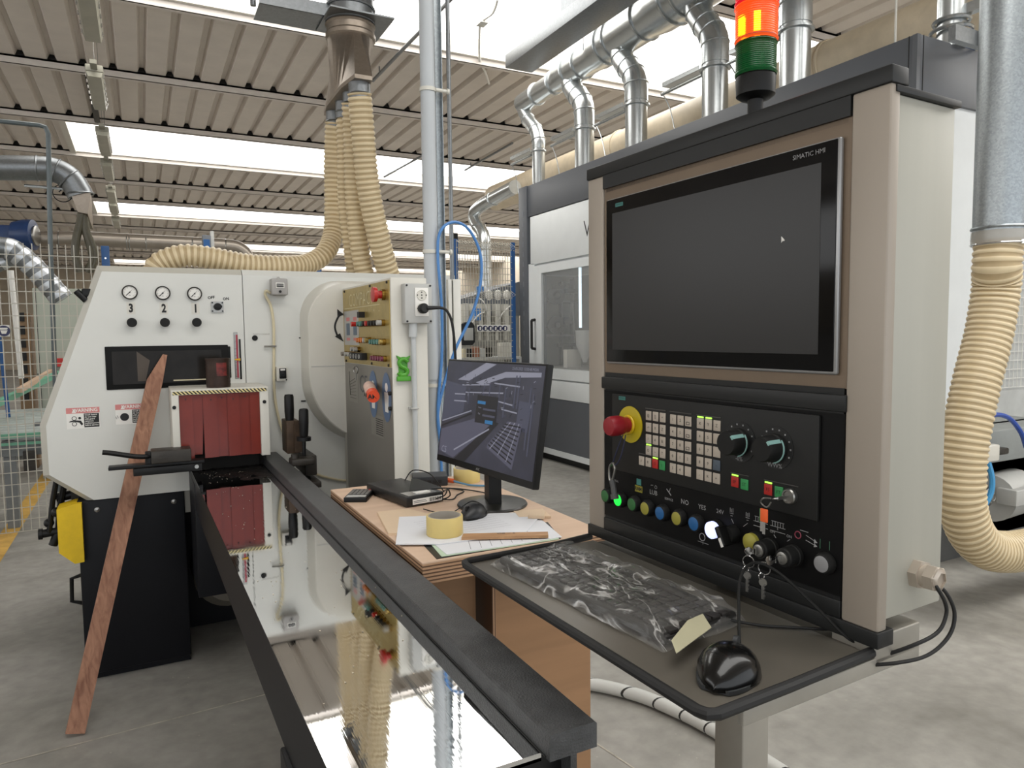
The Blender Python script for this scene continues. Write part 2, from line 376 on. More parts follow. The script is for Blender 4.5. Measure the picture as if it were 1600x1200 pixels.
# --- dark base cabinet
bc = MB().box(-.275, .144, YF+.015, 4.9, .035, .803, .006).box(-.27, .14, YF+.05, 4.9, 0.0, .04)
base = bc.build('base_cabinet', m_navy, planer)
for x in (-.20, .10): MB().lathe([(.011, 0), (.011, .006), (.004, .009)], (x, YF+.015, .76), (0, -1, 0)).build('bolt', m_steel, base)
MB().tube([(-.275, 3.56, .47), (-.312, 3.56, .46), (-.315, 3.56, .36), (-.275, 3.56, .345)], .009).build('handle', m_black, base)
MB().box(.144, 1.45, 3.95, 4.9, 0, .81).build('lower_frame', m_navy, planer)
MB().box(.144, .44, YF+.03, 4.0, .70, .815).build('under_panel', m_brushed, planer)
MB().lathe([(.02, -.01), (.12, .0), (.165, .06), (.17, .3), (.15, .36), (0, .37)], (.34, 3.62, .34), (0, 1, 0), 28).build('motor_housing', mat('beige_housing', '6d675c', .5), planer)
yg = MB().prism([(-.345, .785), (-.285, .80), (-.255, .80), (-.255, .548), (-.29, .545), (-.345, .60)], 1, YF-.02, YF+.10)
yg.build('yellow_guard', m_yellow, planer)
# black linkage behind the lower left corner
lk = MB(); lk.tube([(-.35, 3.62, .90), (-.37, 3.62, .80), (-.39, 3.62, .66)], .011).tube([(-.32, 3.64, .90), (-.35, 3.64, .74), (-.36, 3.64, .64)], .013)
lk.cyl((-.42, 3.63, .655), (-.27, 3.63, .665), .018).cyl((-.36, 3.66, .80), (-.27, 3.66, .815), .02).ball((-.39, 3.63, .70), .02).ball((-.355, 3.6, .75), .022).box(-.30, -.27, 3.6, 3.7, .62, .85)
lk.cyl((-.38, 3.63, .60), (-.36, 3.63, .65), .018).cyl((-.43, 3.63, .655), (-.415, 3.63, .655), .024)
lk.build('linkage', m_black, planer)
MB().box(-.215, -.17, 3.52, 3.58, 1.675, 1.71, .006).cyl((-.20, 3.53, 1.66), (-.235, 3.53, 1.70), .014, 12).build('side_latch', m_black, planer)
# --- gauges, numbers, regulator knobs
for x, zg, num in ((-.035, 1.695, '3'), (.093, 1.694, '2'), (.221, 1.693, '1')):
    g = MB().lathe([(.031, 0), (.031, .012), (.028, .016), (.0255, .014), (.0255, .011)], (x, YF, zg), (0, -1, 0), 32).build('pressure_gauge', mat('dark_chrome_rim', '4e4d4b', .3, metal=.8), planer)
    MB().cyl((x, YF-.010, zg), (x, YF-.012, zg), .0255, 32).build('dial', m_paper, g)
    t = MB()
    for k in range(22):
        a = math.radians(225-k*270/21); r1_, r2_ = (.0235, .018 if k % 3 == 0 else .0205)
        ca, sa = math.cos(a), math.sin(a); wx, wz = -sa*.0005, ca*.0005
        t.quad((x+ca*r1_+wx, YF-.0126, zg+sa*r1_+wz), (x+ca*r1_-wx, YF-.0126, zg+sa*r1_-wz), (x+ca*r2_-wx, YF-.0126, zg+sa*r2_-wz), (x+ca*r2_+wx, YF-.0126, zg+sa*r2_+wz))
    t.prism([(x-.012, zg-.0145), (x-.0145, zg-.012), (x+.013, zg+.015)], 1, YF-.0135, YF-.0142).cyl((x, YF-.012, zg), (x, YF-.015, zg), .003, 12)
    t.text('bar', .006, (x, YF-.0126, zg-.013), (1, 0, 0), (0, 0, 1))
    t.build('needle_and_scale', m_ink, g)
    MB().box(x-.015, x+.018, YF-.001, YF, 1.602, 1.652).build('number_sticker', m_white2, planer)
    MB().text(num, .050, (x+.002, YF-.001, 1.626), (1, 0, 0), (0, 0, 1), off=.0022, sx=.72).build('number_print', m_ink, planer)
    kx = x+.003
    kn = MB().lathe([(.012, 0), (.012, .012), (.019, .014), (.02, .030), (.017, .036), (.0, .036)], (kx, YF, 1.565), (0, -1, 0), 20)
    kn.build('regulator_knob', m_blackm, planer)
sw = MB().box(.288, .34, YF-.006, YF, 1.61, 1.66).build('rotary_switch', m_steel, planer)
k = MB().lathe([(.017, 0), (.016, .014), (0, .015)], (.315, YF-.006, 1.636), (0, -1, 0), 18).box(.297, .332, YF-.03, YF-.02, 1.631, 1.641)
k.build('switch_knob', m_black, sw)
for dx in (.293, .335):
    for dz in (1.616, 1.654): MB().cyl((dx, YF-.006, dz), (dx, YF-.008, dz), .0035, 10).build('screw', m_black, sw)
MB().text('OFF', .017, (.290, YF, 1.677), (1, 0, .15), (-.15, 0, 1), off=.0006).build('handwriting', m_ink, planer)
MB().text('ON', .017, (.352, YF, 1.672), (1, 0, .08), (-.08, 0, 1), off=.0006).build('handwriting', m_ink, planer)
# --- inspection window
wz0, wz1 = 1.277, 1.463
wf = MB(); wf.box(-.14, .352, YF-.006, YF, wz0, wz1, .004).box(.348, .362, YF-.006, YF, 1.31, wz1-.008, .003)
wf = wf.build('inspection_window', mat('black_rubber_frame', '080807', .5, spec=.2), planer)
MB().box(-.115, .322, YF-.0085, YF-.006, wz0+.022, wz1-.022).build('pane', m_glass_dark, wf)
x_ = MB().box(.12, .30, YF-.0095, YF-.0085, 1.306, 1.311).build('strip_inside', m_cream, wf)
b_ = MB().quad((-.02, YF-.009, 1.44), (.03, YF-.009, 1.40), (.01, YF-.009, 1.31), (-.02, YF-.009, 1.31)).build('belt_inside', mat('dim_belt', '4d443b', .6), wf)
# --- depth scale on the right
sc = MB().box(.378, .396, YF-.004, YF, 1.305, 1.52, .002).build('depth_scale', mat('aluminium_strip', '9a9a98', .35, metal=.6), planer)
MB().box(.387, .395, YF-.005, YF-.004, 1.31, 1.508).build('red_band', mat('scale_red', '9b3040', .4), sc)
t = MB()
for k in range(30): t.box(.379, .384 if k % 5 else .387, YF-.0048, YF-.004, 1.315+k*.0065, 1.3165+k*.0065)
t.build('ticks', m_ink, sc)
MB().prism([(.378, 1.396), (.403, 1.400), (.403, 1.388), (.378, 1.392)], 1, YF-.009, YF-.005).build('pointer', mat('amber_pointer', 'd6a21c', .4), sc)
MB().box(.400, .408, YF-.003, YF, 1.302, 1.488, .003).build('slot', m_black, planer)
# --- warning labels
def warning(x0, z0, x1, z1, pic):
    l = MB().box(x0, x1, YF-.001, YF, z0, z1).build('warning_label', m_paper, planer)
    hz = z1-(z1-z0)*.27
    MB().box(x0, x1, YF-.0014, YF-.001, hz, z1).build('red_header', m_pink, l)
    tt = MB().text('WARNING', .020, ((x0+x1)/2+.008, YF-.0014, (hz+z1)/2), (1, 0, 0), (0, 0, 1), sx=.95, off=.0004)
    tt.prism([(x0+.02, hz+.003), (x0+.036, hz+.003), (x0+.028, z1-.004)], 1, YF-.0018, YF-.0014)
    tt.build('header_lettering', m_paper, l)
    mx = x0+(x1-x0)*.52
    MB().box(mx, x1-.003, YF-.0014, YF-.001, z0+.004, hz-.002).build('text_block', m_ink, l)
    tl = MB()
    for k, s in enumerate(('Crush hazard', 'do not wear', 'with guard', 'removed.', 'Lockout power', 'before service')): tl.text(s, .0085, (mx+.003, YF-.0015, hz-.008-k*.0088), (1, 0, 0), (0, 0, 1), align='LEFT', off=.0002)
    tl.build('lettering', m_paper, l)
    p = MB(); px_, pz = x0+.028, (z0+hz)/2
    if pic == 0:
        p.torus((px_, YF-.0015, pz+.012), .008, .0012, (0, 1, 0), 16, 4).torus((px_, YF-.0015, pz-.012), .008, .0012, (0, 1, 0), 16, 4)
        p.prism([(px_-.02, pz-.004), (px_-.016, pz+.001), (px_, pz+.004), (px_+.024, pz+.001), (px_+.032, pz-.014), (px_+.026, pz-.02), (px_+.018, pz-.007), (px_, pz-.002)], 1, YF-.0018, YF-.0014)
        p.cyl((px_+.02, YF-.0018, pz+.012), (px_+.02, YF-.0014, pz+.012), .0055, 12)
    else:
        p.cyl((px_+.006, YF-.0018, pz), (px_+.006, YF-.0014, pz), .017, 18)
        p.tube([(px_-.022, YF-.0016, pz+.008), (px_-.018, YF-.0016, pz-.004)], .001, 4).tube([(px_-.028, YF-.0016, pz+.004), (px_-.024, YF-.0016, pz-.008)], .001, 4)
    p.build('pictogram', m_ink, l)
warning(-.293, 1.118, -.171, 1.207, 0); warning(-.112, 1.125, .01, 1.212, 1)
# --- infeed guard box with striped tape and red strips
gx0, gx1, gy = .098, .478, 3.2
gb = MB()
gb.prism([(gx0, 1.266), (gx1, 1.262), (gx1, 1.285), (gx0, 1.285)], 1, gy, gy+.001)
gb = MB().box(gx0, gx1, gy, YF, 1.262, 1.284, .003).box(gx0, gx0+.028, gy, YF, .985, 1.27, .002).box(gx1-.036, gx1, gy, YF, .985, 1.27, .002)
gb = gb.build('infeed_guard', m_white2, planer)
MB().box(gx0+.006, gx1-.008, gy-.0012, gy, 1.2635, 1.2775).build('hazard_tape', m_hazard, gb)
for x, z in ((gx0+.010, 1.213), (gx1-.018, 1.218)): MB().cyl((x, gy, z), (x, gy-.004, z), .0075, 14).build('guard_bolt', m_black, gb)
xs = [.127, .174, .217, .268, .312, .357, .402, .442]; 
for i in range(len(xs)-1):
    bot = .993 if i != 1 else 1.008; dy = .006*(i % 2)
    st = MB()
    pts = [(gy+.012+dy, 1.262), (gy+.016+dy, 1.12), (gy+.012+dy+(.006 if i in (1, 3) else 0), bot)]
    x0, x1 = xs[i], xs[i+1]+.004; sk_ = -.012 if i == 1 else 0
    vs = []
    for t0 in (0, .003):
        for (y, z), f in zip(pts, (0, .5, 1)): vs += [(x0+.0, y+t0, z), (x1+sk_*f, y+t0, z)]
    st.add(vs, [(0, 1, 3, 2), (2, 3, 5, 4), (6, 8, 9, 7), (8, 10, 11, 9), (0, 2, 8, 6), (2, 4, 10, 8), (1, 7, 9, 3), (3, 9, 11, 5), (4, 5, 11, 10), (0, 6, 7, 1)])
    s0 = st.build('curtain_strip', m_red_strip, gb)
MB().box(gx0+.03, gx1-.036, gy+.10, YF-.02, .928, 1.26).box(gx0+.0, gx1-.0, gy+.12, gy+.13, .928, 1.0).build('dark_opening', m_dark, gb)
for i, x in enumerate((.152, .248, .29, .335, .382)): MB().cyl((x, gy+.012, 1.243-(i % 2)*.006), (x, gy+.009, 1.243-(i % 2)*.006), .0028, 8).build('rivet', m_ink, gb)
# --- hour counter, cable, limit switch
cb = MB().box(.545, .618, 3.44, YF, 1.690, 1.767, .006).prism([(.572, 1.765), (.592, 1.765), (.585, 1.776), (.579, 1.776)], 1, 3.47, 3.49).build('hour_counter', mat('counter_grey', 'a4a19d', .45), planer)
MB().box(.563, .602, 3.437, 3.44, 1.722, 1.747, .002).build('counter_face', m_paper, cb)
MB().box(.567, .598, 3.4355, 3.437, 1.727, 1.742).build('counter_digits', m_ink, cb)
MB().text('00000', .012, (.5825, 3.4354, 1.7345), (1, 0, 0), (0, 0, 1)).build('digit_print', m_silver, cb)
MB().cyl((.582, 3.44, 1.706), (.582, 3.435, 1.706), .006, 12).build('counter_button', m_ink, cb)
MB().tube([(.543, 3.475, 1.70), (.525, 3.47, 1.71), (.522, 3.478, 1.69), (.545, 3.485, 1.64), (.555, 3.485, 1.55), (.552, 3.485, 1.42), (.548, 3.485, 1.30), (.55, 3.485, 1.20), (.565, 3.48, 1.10), (.585, 3.475, 1.03)], .0065, 8, 6).build('cable', m_cream, planer)
MB().tube([(.51, 3.49, 1.452), (.54, 3.48, 1.452), (.556, 3.47, 1.452), (.562, 3.49, 1.452)], .0045, 8).build('cable_clip', m_steel, planer)
lb = MB().box(.557, .605, 3.455, YF, 1.288, 1.355, .005).build('limit_switch_box', m_white2, planer)
MB().lathe([(.014, 0), (.013, .012), (.008, .013), (.007, .022), (0, .022)], (.583, 3.455, 1.318), (0, -1, 0)).box(.568, .600, 3.450, 3.455, 1.300, 1.349, .003).build('switch_head', m_black, lb)
MB().box(.573, .594, 3.448, 3.450, 1.338, 1.346).build('switch_label', m_paper, lb)
MB().cyl((.599, 3.455, 1.294), (.599, 3.451, 1.294), .0035, 10).build('box_screw', m_black, lb)
# --- raised round-cornered belt cover
def arc_cover(off):
    x0, x1, z0, z1 = .70-off, 1.30, .985-off, 1.745+off; R1, R2 = .19, .33; p = []
    for k in range(13): a = PI/2+PI/2*k/12; p.append((x0+R1+R1*math.cos(a), z1-R1+R1*math.sin(a)))
    for k in range(13): a = PI+PI/2*k/12*.93; p.append((x0+R2+R2*math.cos(a), z0+R2+R2*math.sin(a)))
    p += [(x1, z0-.05), (x1, z1)]; return p
o1 = arc_cover(0); o2 = arc_cover(.022)
cv = MB().loft([[(x, 3.40, z) for x, z in o1], [(x, 3.405, z) for x, z in arc_cover(.004)], [(x, YF+.001, z) for x, z in o2]]).build('belt_cover', m_white2, planer)
MB().box(.705, 1.2, 3.3985, 3.40, 1.352, 1.356).build('cover_seam', m_grey, cv)
for z in (1.49, 1.185): MB().box(.672, .694, YF-.004, YF, z-.003, z+.003).build('slot', m_black, planer)
ar = MB().tube([(.845, 3.3985, 1.60), (.825, 3.3985, 1.56), (.822, 3.3985, 1.53), (.835, 3.3985, 1.49)], .0045, 6, 4)
ar.prism([(.835, 1.625), (.865, 1.60), (.835, 1.585)], 1, 3.397, 3.40).prism([(.82, 1.495), (.86, 1.47), (.845, 1.51)], 1, 3.397, 3.40)
ar.build('direction_arrow', m_ink, cv)
MB().tube([(.64, 3.49, .89), (.72, 3.49, .83), (.82, 3.49, .79), (.90, 3.49, .775), (1.1, 3.49, .77)], .006, 6, 6).build('lower_seam', m_cream, planer)
MB().lathe([(.007, 0), (.007, .02), (.011, .021), (.011, .03)], (.505, YF, 1.05), (0, -1, 0), 12).build('stud', m_steel, planer)
# --- clamp levers to the right of the opening
lv = MB().box(.545, .60, 3.18, 3.30, .985, 1.13, .004).prism([(.575, 1.13), (.60, 1.12), (.625, 1.05), (.618, .99), (.575, .99)], 1, 3.17, 3.18)
lv = lv.build('lever_bracket', m_grime, planer)
MB().lathe([(.016, 0), (.018, .012), (.0205, .05), (.02, .115), (.017, .124), (0, .126)], (.563, 3.2, 1.12), (0, 0, 1), 20).build('lever_grip', m_black, lv)
MB().lathe([(.008, -.10), (.008, 0), (.03, .0), (.03, .016), (.017, .02), (.0185, .03), (.0205, .08), (.02, .13), (.016, .138), (0, .14)], (.602, 3.1, 1.05), (.02, 0, 1), 20).build('clamp_grip', m_black, lv)
br = MB().box(.535, .63, 3.02, 3.10, .955, .985, .008).box(.60, .65, 3.08, 3.30, .90, .985, .004).box(.61, .65, 3.0, 3.30, .86, .885, .003).lathe([(.016, 0), (.016, .018), (.012, .02)], (.553, 3.05, .985), (0, 0, 1), 16)
br.build('clamp_arm', m_iron, lv)
# --- left clamp assembly
la = MB().box(.015, .16, 3.12, 3.22, 1.0, 1.05, .004).build('slide_block', m_iron, planer)
MB().tube([(-.152, 3.15, 1.058), (-.12, 3.15, 1.052), (-.04, 3.15, 1.032), (.01, 3.16, 1.025), (.02, 3.17, 1.015)], .010, 8, 3).lathe([(.02, -.015), (.018, .04)], (.012, 3.17, 1.005), (0, 0, 1), 14).build('clamp_lever', m_black, la)
MB().box(-.135, .21, 3.14, 3.20, .985, .998, .003).box(-.05, .2, 3.135, 3.22, .955, .985, .003).build('slide_bar', m_black, la)
MB().cyl((.178, 3.13, .975), (.178, 3.12, .975), .008, 12).build('bar_bolt', m_steel, la)

# ================================================================ CONTROL CABINET
XC = .864; YC = 2.667
cc = thing('control_cabinet', 'tall narrow grey control cabinet with brass-coloured button panel projecting from the planer', 'control cabinet', (.97, 3.05, 0))
shell = MB().box(XC, 1.012, YC, 3.44, .02, 1.722, .004)
shell.m(1).box(XC-.001, XC, YC+.004, 3.39, .03, 1.37)
shell.build('cabinet_shell', [m_white2, m_brushed], cc)
pn = MB().box(XC-.004, XC, YC+.012, 3.385, 1.372, 1.712).build('button_panel', m_gold, cc)
ex, ey = (0, -1, 0), (0, 0, 1)
def on_side(y): return XC-.0045
MB().text('COMPACT', .085, (XC-.0045, 3.08, 1.655), ex, ey, sx=.95, off=-.001).box(XC-.0048, XC-.0043, 2.80, 3.36, 1.622, 1.625).build('title_lettering', mat('pale_gold_print', 'd6cba0', .5), pn)
MB().box(XC-.0048, XC-.004, 3.12, 3.37, 1.455, 1.612).build('grey_legend', m_silver, pn)
for y in (3.30, 3.18):
    for z0_, z1_, c_ in ((1.565, 1.582, m_pink), (1.50, 1.555, mat('slate_print', '5c6b7c', .5)), (1.475, 1.488, m_pink)): MB().box(XC-.0052, XC-.0048, y-.03, y+.03, z0_, z1_).build('legend_block', c_, pn)
for k in range(3): MB().text('1+-'[k], .03, (XC-.0045, 2.95-k*.07, 1.60), ex, ey).build('scale_number', mat('pale_gold_print', 'd6cba0'), pn)
m_brass = mat('brass_collar', '9b7d3c', .25, metal=.8)
def button(y, z, r, col, ln, mush=False):
    bt = MB().lathe([(r, 0), (r, .014)], (XC-.004, y, z), (-1, 0, 0), 16).build('button_collar', m_brass, pn)
    pr = [(r*.8, .014), (r*.8, ln)] if not mush else [(r*.7, .014), (r*.7, ln*.6), (r*1.3, ln*.7), (r*1.35, ln), (0, ln+.003)]
    MB().lathe(pr, (XC-.004, y, z), (-1, 0, 0), 16).build('button_cap', col, bt)
m_org = mat('amber_lens', 'd8742a', .35); m_teal = mat('teal_plastic', '4c8079', .4)
button(2.735, 1.658, .022, m_redk, .048, True)
for i, col in enumerate((m_redk, m_teal, m_teal, m_ink, m_redk, m_ink, m_ink, m_ink, m_grey)): button(3.08-i*.042, 1.548, .013, col, .032 if i else .045)
MB().box(XC-.03, XC-.004, 3.02, 3.05, 1.575, 1.60).build('black_block', m_ink, pn)
for i, col in enumerate((m_org, m_org, m_org, m_silver, m_gold)): button(3.075-i*.034, 1.478, .013, col, .026)
for i in range(5): button(2.875-i*.034, 1.472, .013, m_teal if i < 4 else m_gold, .026)
for i in range(2): button(3.16-i*.05, 1.437, .012, m_silver, .03)
for i in range(3): button(3.33-i*.06, 1.413, .012, m_silver if i else m_brushed, .03)
MB().box(XC-.03, XC-.004, 3.0, 3.2, 1.392, 1.422, .003).build('meter_strip', m_ink, pn)
mt = MB()
for i in range(4): mt.torus((XC-.031, 3.17-i*.045, 1.407), .009, .0015, (1, 0, 0), 14, 5)
mt.build('meter_rings', m_silver, pn)
for i in range(5): button(2.87-i*.034, 1.405, .012, mat('maroon_plastic', '77304a', .4), .024)
for y in (3.35, 2.70, 2.93):
    for z in (1.705, 1.38): MB().lathe([(.006, 0), (.005, .004)], (XC-.004, y, z), (-1, 0, 0), 10).build('panel_screw', m_ink, pn)
kt = MB().torus((XC-.02, 3.13, 1.345), .016, .003, (1, .3, 0)).box(XC-.022, XC-.019, 3.12, 3.14, 1.30, 1.33); kt.build('hanging_key', m_steel, cc)
ce = MB()
for yy in (3.10, 3.04):
    pts = [(XC-.002, yy+.018*math.cos(a), 1.27+.042*math.sin(a)) for a in [PI*.5-PI*.1+k*(-PI*.8-0)/10-0 for k in range(0)]]
ce.text('CE', .115, (XC-.0015, 3.075, 1.28), ex, ey, sx=.95, off=-.001).build('ce_mark', mat('dark_grey_print', '55555a', .5), cc)
sch = MB().box(XC-.0018, XC-.001, 3.17, 3.33, 1.19, 1.345); sch = sch.build('schematic_plate', mat('tin_plate', '9a968d', .4, metal=.4), cc)
q = MB()
for k in range(7): q.tube([(XC-.003, 3.20+.0*k, 1.21+k*.016), (XC-.003, 3.30, 1.21+k*.012)], .0008, 4)
q.tube([(XC-.003, 3.31, 1.33), (XC-.003, 3.30, 1.22)], .001, 4).build('schematic_lines', m_ink, sch)
bl = MB()
for y in (2.93, 2.745):
    bl.add([(XC-.0022, y+.062*math.cos(a), 1.25+.10*math.sin(a)) for a in [2*PI*k/32 for k in range(32)]], [tuple(range(32))])
bl.build('blue_disc_signs', mat('mandatory_blue', '5d7494', .5), cc)
wt = MB()
for y in (2.93, 2.745): wt.cyl((XC-.0028, y, 1.29), (XC-.0022, y, 1.29), .018, 14).prism([(y-.028, 1.27), (y+.028, 1.27), (y+.02, 1.19), (y-.02, 1.19)], 0, XC-.0028, XC-.0022)
wt.build('sign_pictograms', m_paper, cc)
rp = MB().cyl((XC-.028, 2.90, 1.285), (XC-.060, 2.735, 1.258), .024, 20).build('rolled_banner', mat('pale_pink_print', 'd8b8a8', .6, var=.2, scale=30), cc)
MB().cyl((XC-.052, 2.775, 1.265), (XC-.061, 2.729, 1.257), .0248, 20).build('red_end', mat('orange_red_print', 'd84a24', .5), rp)
MB().text('AMI', .024, (XC-.082, 2.752, 1.262), (.19, -.97, -.1), (0, 0, 1), off=.0006).text('AMI', .026, (XC-.0615, 2.7285, 1.257), (1, 0, 0), (0, 0, 1), off=.0006).build('end_lettering', m_ink, rp)
ip = MB().box(XC-.0018, XC-.001, 2.79, 2.97, 1.075, 1.165).build('info_plate', mat('tin_plate', '9a968d'), cc)
q = MB()
for k in range(8): q.box(XC-.0024, XC-.0018, 2.80, 2.90, 1.085+k*.009, 1.088+k*.009)
q.build('plate_print', m_ink, ip)
for z in (1.27, 1.21): MB().lathe([(.008, 0), (.008, .012)], (XC, 2.69, z), (-1, 0, 0), 10).build('door_lock', m_ink, cc)
# sockets
so = MB().box(.905, 1.017, YC-.045, YC, 1.543, 1.697, .005).build('socket_box', m_grey, cc)
for x in (.913, 1.009):
    for z in (1.551, 1.689): MB().cyl((x, YC-.045, z), (x, YC-.048, z), .004, 10).build('box_screw', m_ink, so)
MB().box(.945, 1.0, YC-.049, YC-.045, 1.57, 1.68, .002).build('socket_plate', m_paper, so)
for z in (1.652, 1.600):
    k = MB().lathe([(.021, 0), (.021, .002), (.019, .003), (.018, .001), (0, .001)], (.972, YC-.049, z), (0, -1, 0), 24).build('socket', m_white2, so)
    hl = MB()
    for dz in (-.011, 0, .011): hl.cyl((.972, YC-.0502, z+dz), (.972, YC-.0512, z+dz), .0028, 8)
    for dx in (-.018, .018): hl.box(.972+dx-.002, .972+dx+.002, YC-.053, YC-.049, z-.002, z+.002)
    hl.build('socket_holes', m_ink, k)
MB().cyl((.945, YC-.02, .72), (.945, YC-.02, 1.50), .0105, 14).cyl((.943, YC-.02, 1.49), (.945, YC-.02, 1.545), .017, 14).build('conduit', mat('pale_grey_conduit', 'b8bbbb', .4), cc)
for z in (1.21, .95): MB().torus((.945, YC-.02, z), .013, .004).box(.925, .95, YC-.012, YC, z-.005, z+.005).build('conduit_clip', m_grey, cc)
# green letter ornament
gl = MB(); pts = [(.924, 1.393), (.912, 1.404), (.896, 1.402), (.889, 1.390), (.896, 1.377), (.914, 1.368), (.922, 1.356), (.913, 1.343), (.893, 1.343), (.886, 1.352)]
gl.tube([(x, YC-.008, z) for x, z in pts], .0085, 8, 5).box(.878, .934, YC-.016, YC, 1.318, 1.337, .003)
gl.prism([(.884, 1.405), (.879, 1.419), (.897, 1.410)], 1, YC-.014, YC).prism([(.926, 1.403), (.934, 1.417), (.914, 1.409)], 1, YC-.014, YC).box(.888, .924, YC-.005, YC, 1.336, 1.408)
tag(gl.build('letter_ornament', mat('leaf_green_plastic', '4c9a2a', .45)), 'small leaf-green plastic letter S ornament stuck on the cabinet side', 'ornament')

from mathutils import noise as mnoise
# ================================================================ LONG INFEED TABLE
tb = thing('infeed_table', 'long narrow polished steel infeed table leading up to the planer, black sides', 'machine table', (.33, 2.1, 0))
TZ = .925
def xl(y): return .166+(3.45-y)*.0115
MB().add([(xl(3.45), 3.45, TZ), (xl(.815), .815, TZ), (.463, .815, TZ), (.463, 3.45, TZ), (xl(3.45), 3.45, TZ-.012), (xl(.815), .815, TZ-.012), (.463, .815, TZ-.012), (.463, 3.45, TZ-.012)], [(0, 1, 2, 3), (7, 6, 5, 4), (0, 4, 5, 1), (1, 5, 6, 2), (2, 6, 7, 3), (3, 7, 4, 0)]).build('table_plate', mirror_steel(), tb)
ap = MB().add([(xl(3.4), 3.4, TZ-.002), (xl(.82), .82, TZ-.002), (xl(.82)+.012, .82, TZ-.002), (xl(3.4)+.012, 3.4, TZ-.002), (xl(3.4)-.004, 3.4, .80), (xl(.82)-.004, .82, .80), (xl(.82)+.012, .82, .80), (xl(3.4)+.012, 3.4, .80)], [(0, 1, 2, 3), (7, 6, 5, 4), (0, 4, 5, 1), (1, 5, 6, 2), (2, 6, 7, 3), (3, 7, 4, 0)])
ap.box(.20, .50, .83, 3.4, .80, TZ-.013).box(.165, .45, 3.12, 3.48, .43, .90, .004).box(.30, .42, 2.2, 3.4, .5, .81)
ap.build('table_beam', m_navy, tb)
MB().box(xl(.8), .50, .815, .83, .70, TZ-.004, .003).build('end_plate', m_black, tb)
rl = MB().prism([(.462, TZ), (.462, .9595), (.465, .962), (.535, .962), (.538, .9595), (.538, .925), (.505, .925), (.505, .80), (.495, .80), (.495, TZ)], 1, .79, 3.42)
rl = rl.build('guide_rail', mat('worn_black_rail', '515253', .45, metal=.45, var=.4, scale=22, bump=.25, bscale=320, rvar=.12), tb)
MB().box(.4605, .462, .80, 3.40, TZ+.001, TZ+.0035).build('rail_groove', m_ink, rl)
MB().box(.18, .30, 1.1, 1.22, 0, .80, .004).box(.16, .48, 1.0, 1.32, 0, .02).build('table_leg', m_navy, tb)
ch = MB(); rnd = random.Random(4)
for k in range(420):
    t = rnd.random(); x = rnd.uniform(.2, .45); y = 3.40-abs(rnd.gauss(0, .16)) if k < 330 else rnd.uniform(1, 3.2)
    r = rnd.uniform(.0008, .0024); a = rnd.uniform(0, PI)
    c_, s_2 = math.cos(a)*r, math.sin(a)*r
    ch.add([(x+c_, y+s_2, TZ+.0004), (x-s_2, y+c_, TZ+.001+r*.4), (x-c_, y-s_2, TZ+.0004), (x+s_2, y-c_, TZ+.0012)], [(0, 1, 2, 3)])
tag(ch.build('wood_chips', mat('pale_wood_chip', 'd9cdb8', .7)), 'pale wood chips scattered on the polished table near the red strips', 'wood chips', kind='stuff')
du = MB(); 
for k in range(60):
    pass
nxx = 46
for j in range(30):
    for i in range(nxx+1):
        u = i/nxx; x = .175+u*.28; y = 3.44-j*.016*(.35+.65*min(1, u*1.6)); n_ = mnoise.noise(Vector((x*30, y*30, 2)))+.5*mnoise.noise(Vector((x*90, y*90, 5)))
        du.v.append(Vector((x, y, TZ+.0006+max(-.003, (.006*(1-j/26)+.007*n_)*(1 if 0 < i < nxx else 0)))))
for j in range(29):
    for i in range(nxx): du.f.append((j*(nxx+1)+i, j*(nxx+1)+i+1, (j+1)*(nxx+1)+i+1, (j+1)*(nxx+1)+i)); du.mi.append(0)
tag(du.build('dark_resin_dust', mat('dark_dust', '0e0c0b', .6, var=.4, scale=60, spec=.3)), 'dark heap of dust on the table under the red strips', 'dust', kind='stuff')

# leaning board
def board(name, p0, p1, w, t, m, ang, taper=None):
    p0, p1 = Vector(p0), Vector(p1); d = (p1-p0).normalized(); s = Vector((math.cos(ang), math.sin(ang), 0)); s = (s-d*s.dot(d)).normalized(); nn = d.cross(s)
    L_ = (p1-p0).length; b = MB(); rings = []
    st = [(0, 1, 0), (.92, .95, 0)]+([(1, .28, .25)] if taper else [(1, 1, 0)])
    for f, ws, sh in st:
        c0 = p0+d*L_*f+s*w*sh; rings.append([c0+s*(w/2*ws)*a+nn*(t/2)*b_ for a, b_ in ((-1, -1), (1, -1), (1, 1), (-1, 1))])
    return b.loft(rings).build(name, m)
m_plank = wood_mat('reddish_rough_plank', '7c5543', 'ad8168', axis=2, scale=14, rough=.8)
tag(board('wooden_plank', (-.285, 3.06, .012), (.073, 3.472, 1.425), .064, .030, m_plank, 0.12, True), 'long reddish rough-sawn board leaning on the front of the planer', 'plank')
# tin
tin = thing('tin_can', 'rusty dark tin can standing on the guard above the red strips', 'tin can', (.286, 3.275, 1.284))
prof = [(.048, 0)]+[(.048+(.0012 if k % 2 else 0), .006+.0065*k) for k in range(17)]+[(.050, .118), (.050, .124), (.046, .124), (.046, .05), (0, .05)]
MB().lathe(prof, (.286, 3.275, 1.284), n=32).build('can_wall', mat('rusty_tin', '3a2c25', .45, metal=.55, var=.45, scale=22), tin)
MB().loft([[(.286+.0505*math.cos(a), 3.275+.0505*math.sin(a), z) for a in [-PI/2-.2+.85*k/8 for k in range(9)]] for z in (1.334, 1.39)], cap=False, closed=False).build('red_label', mat('worn_red_label', '6e211c', .5, var=.75, scale=45), tin)
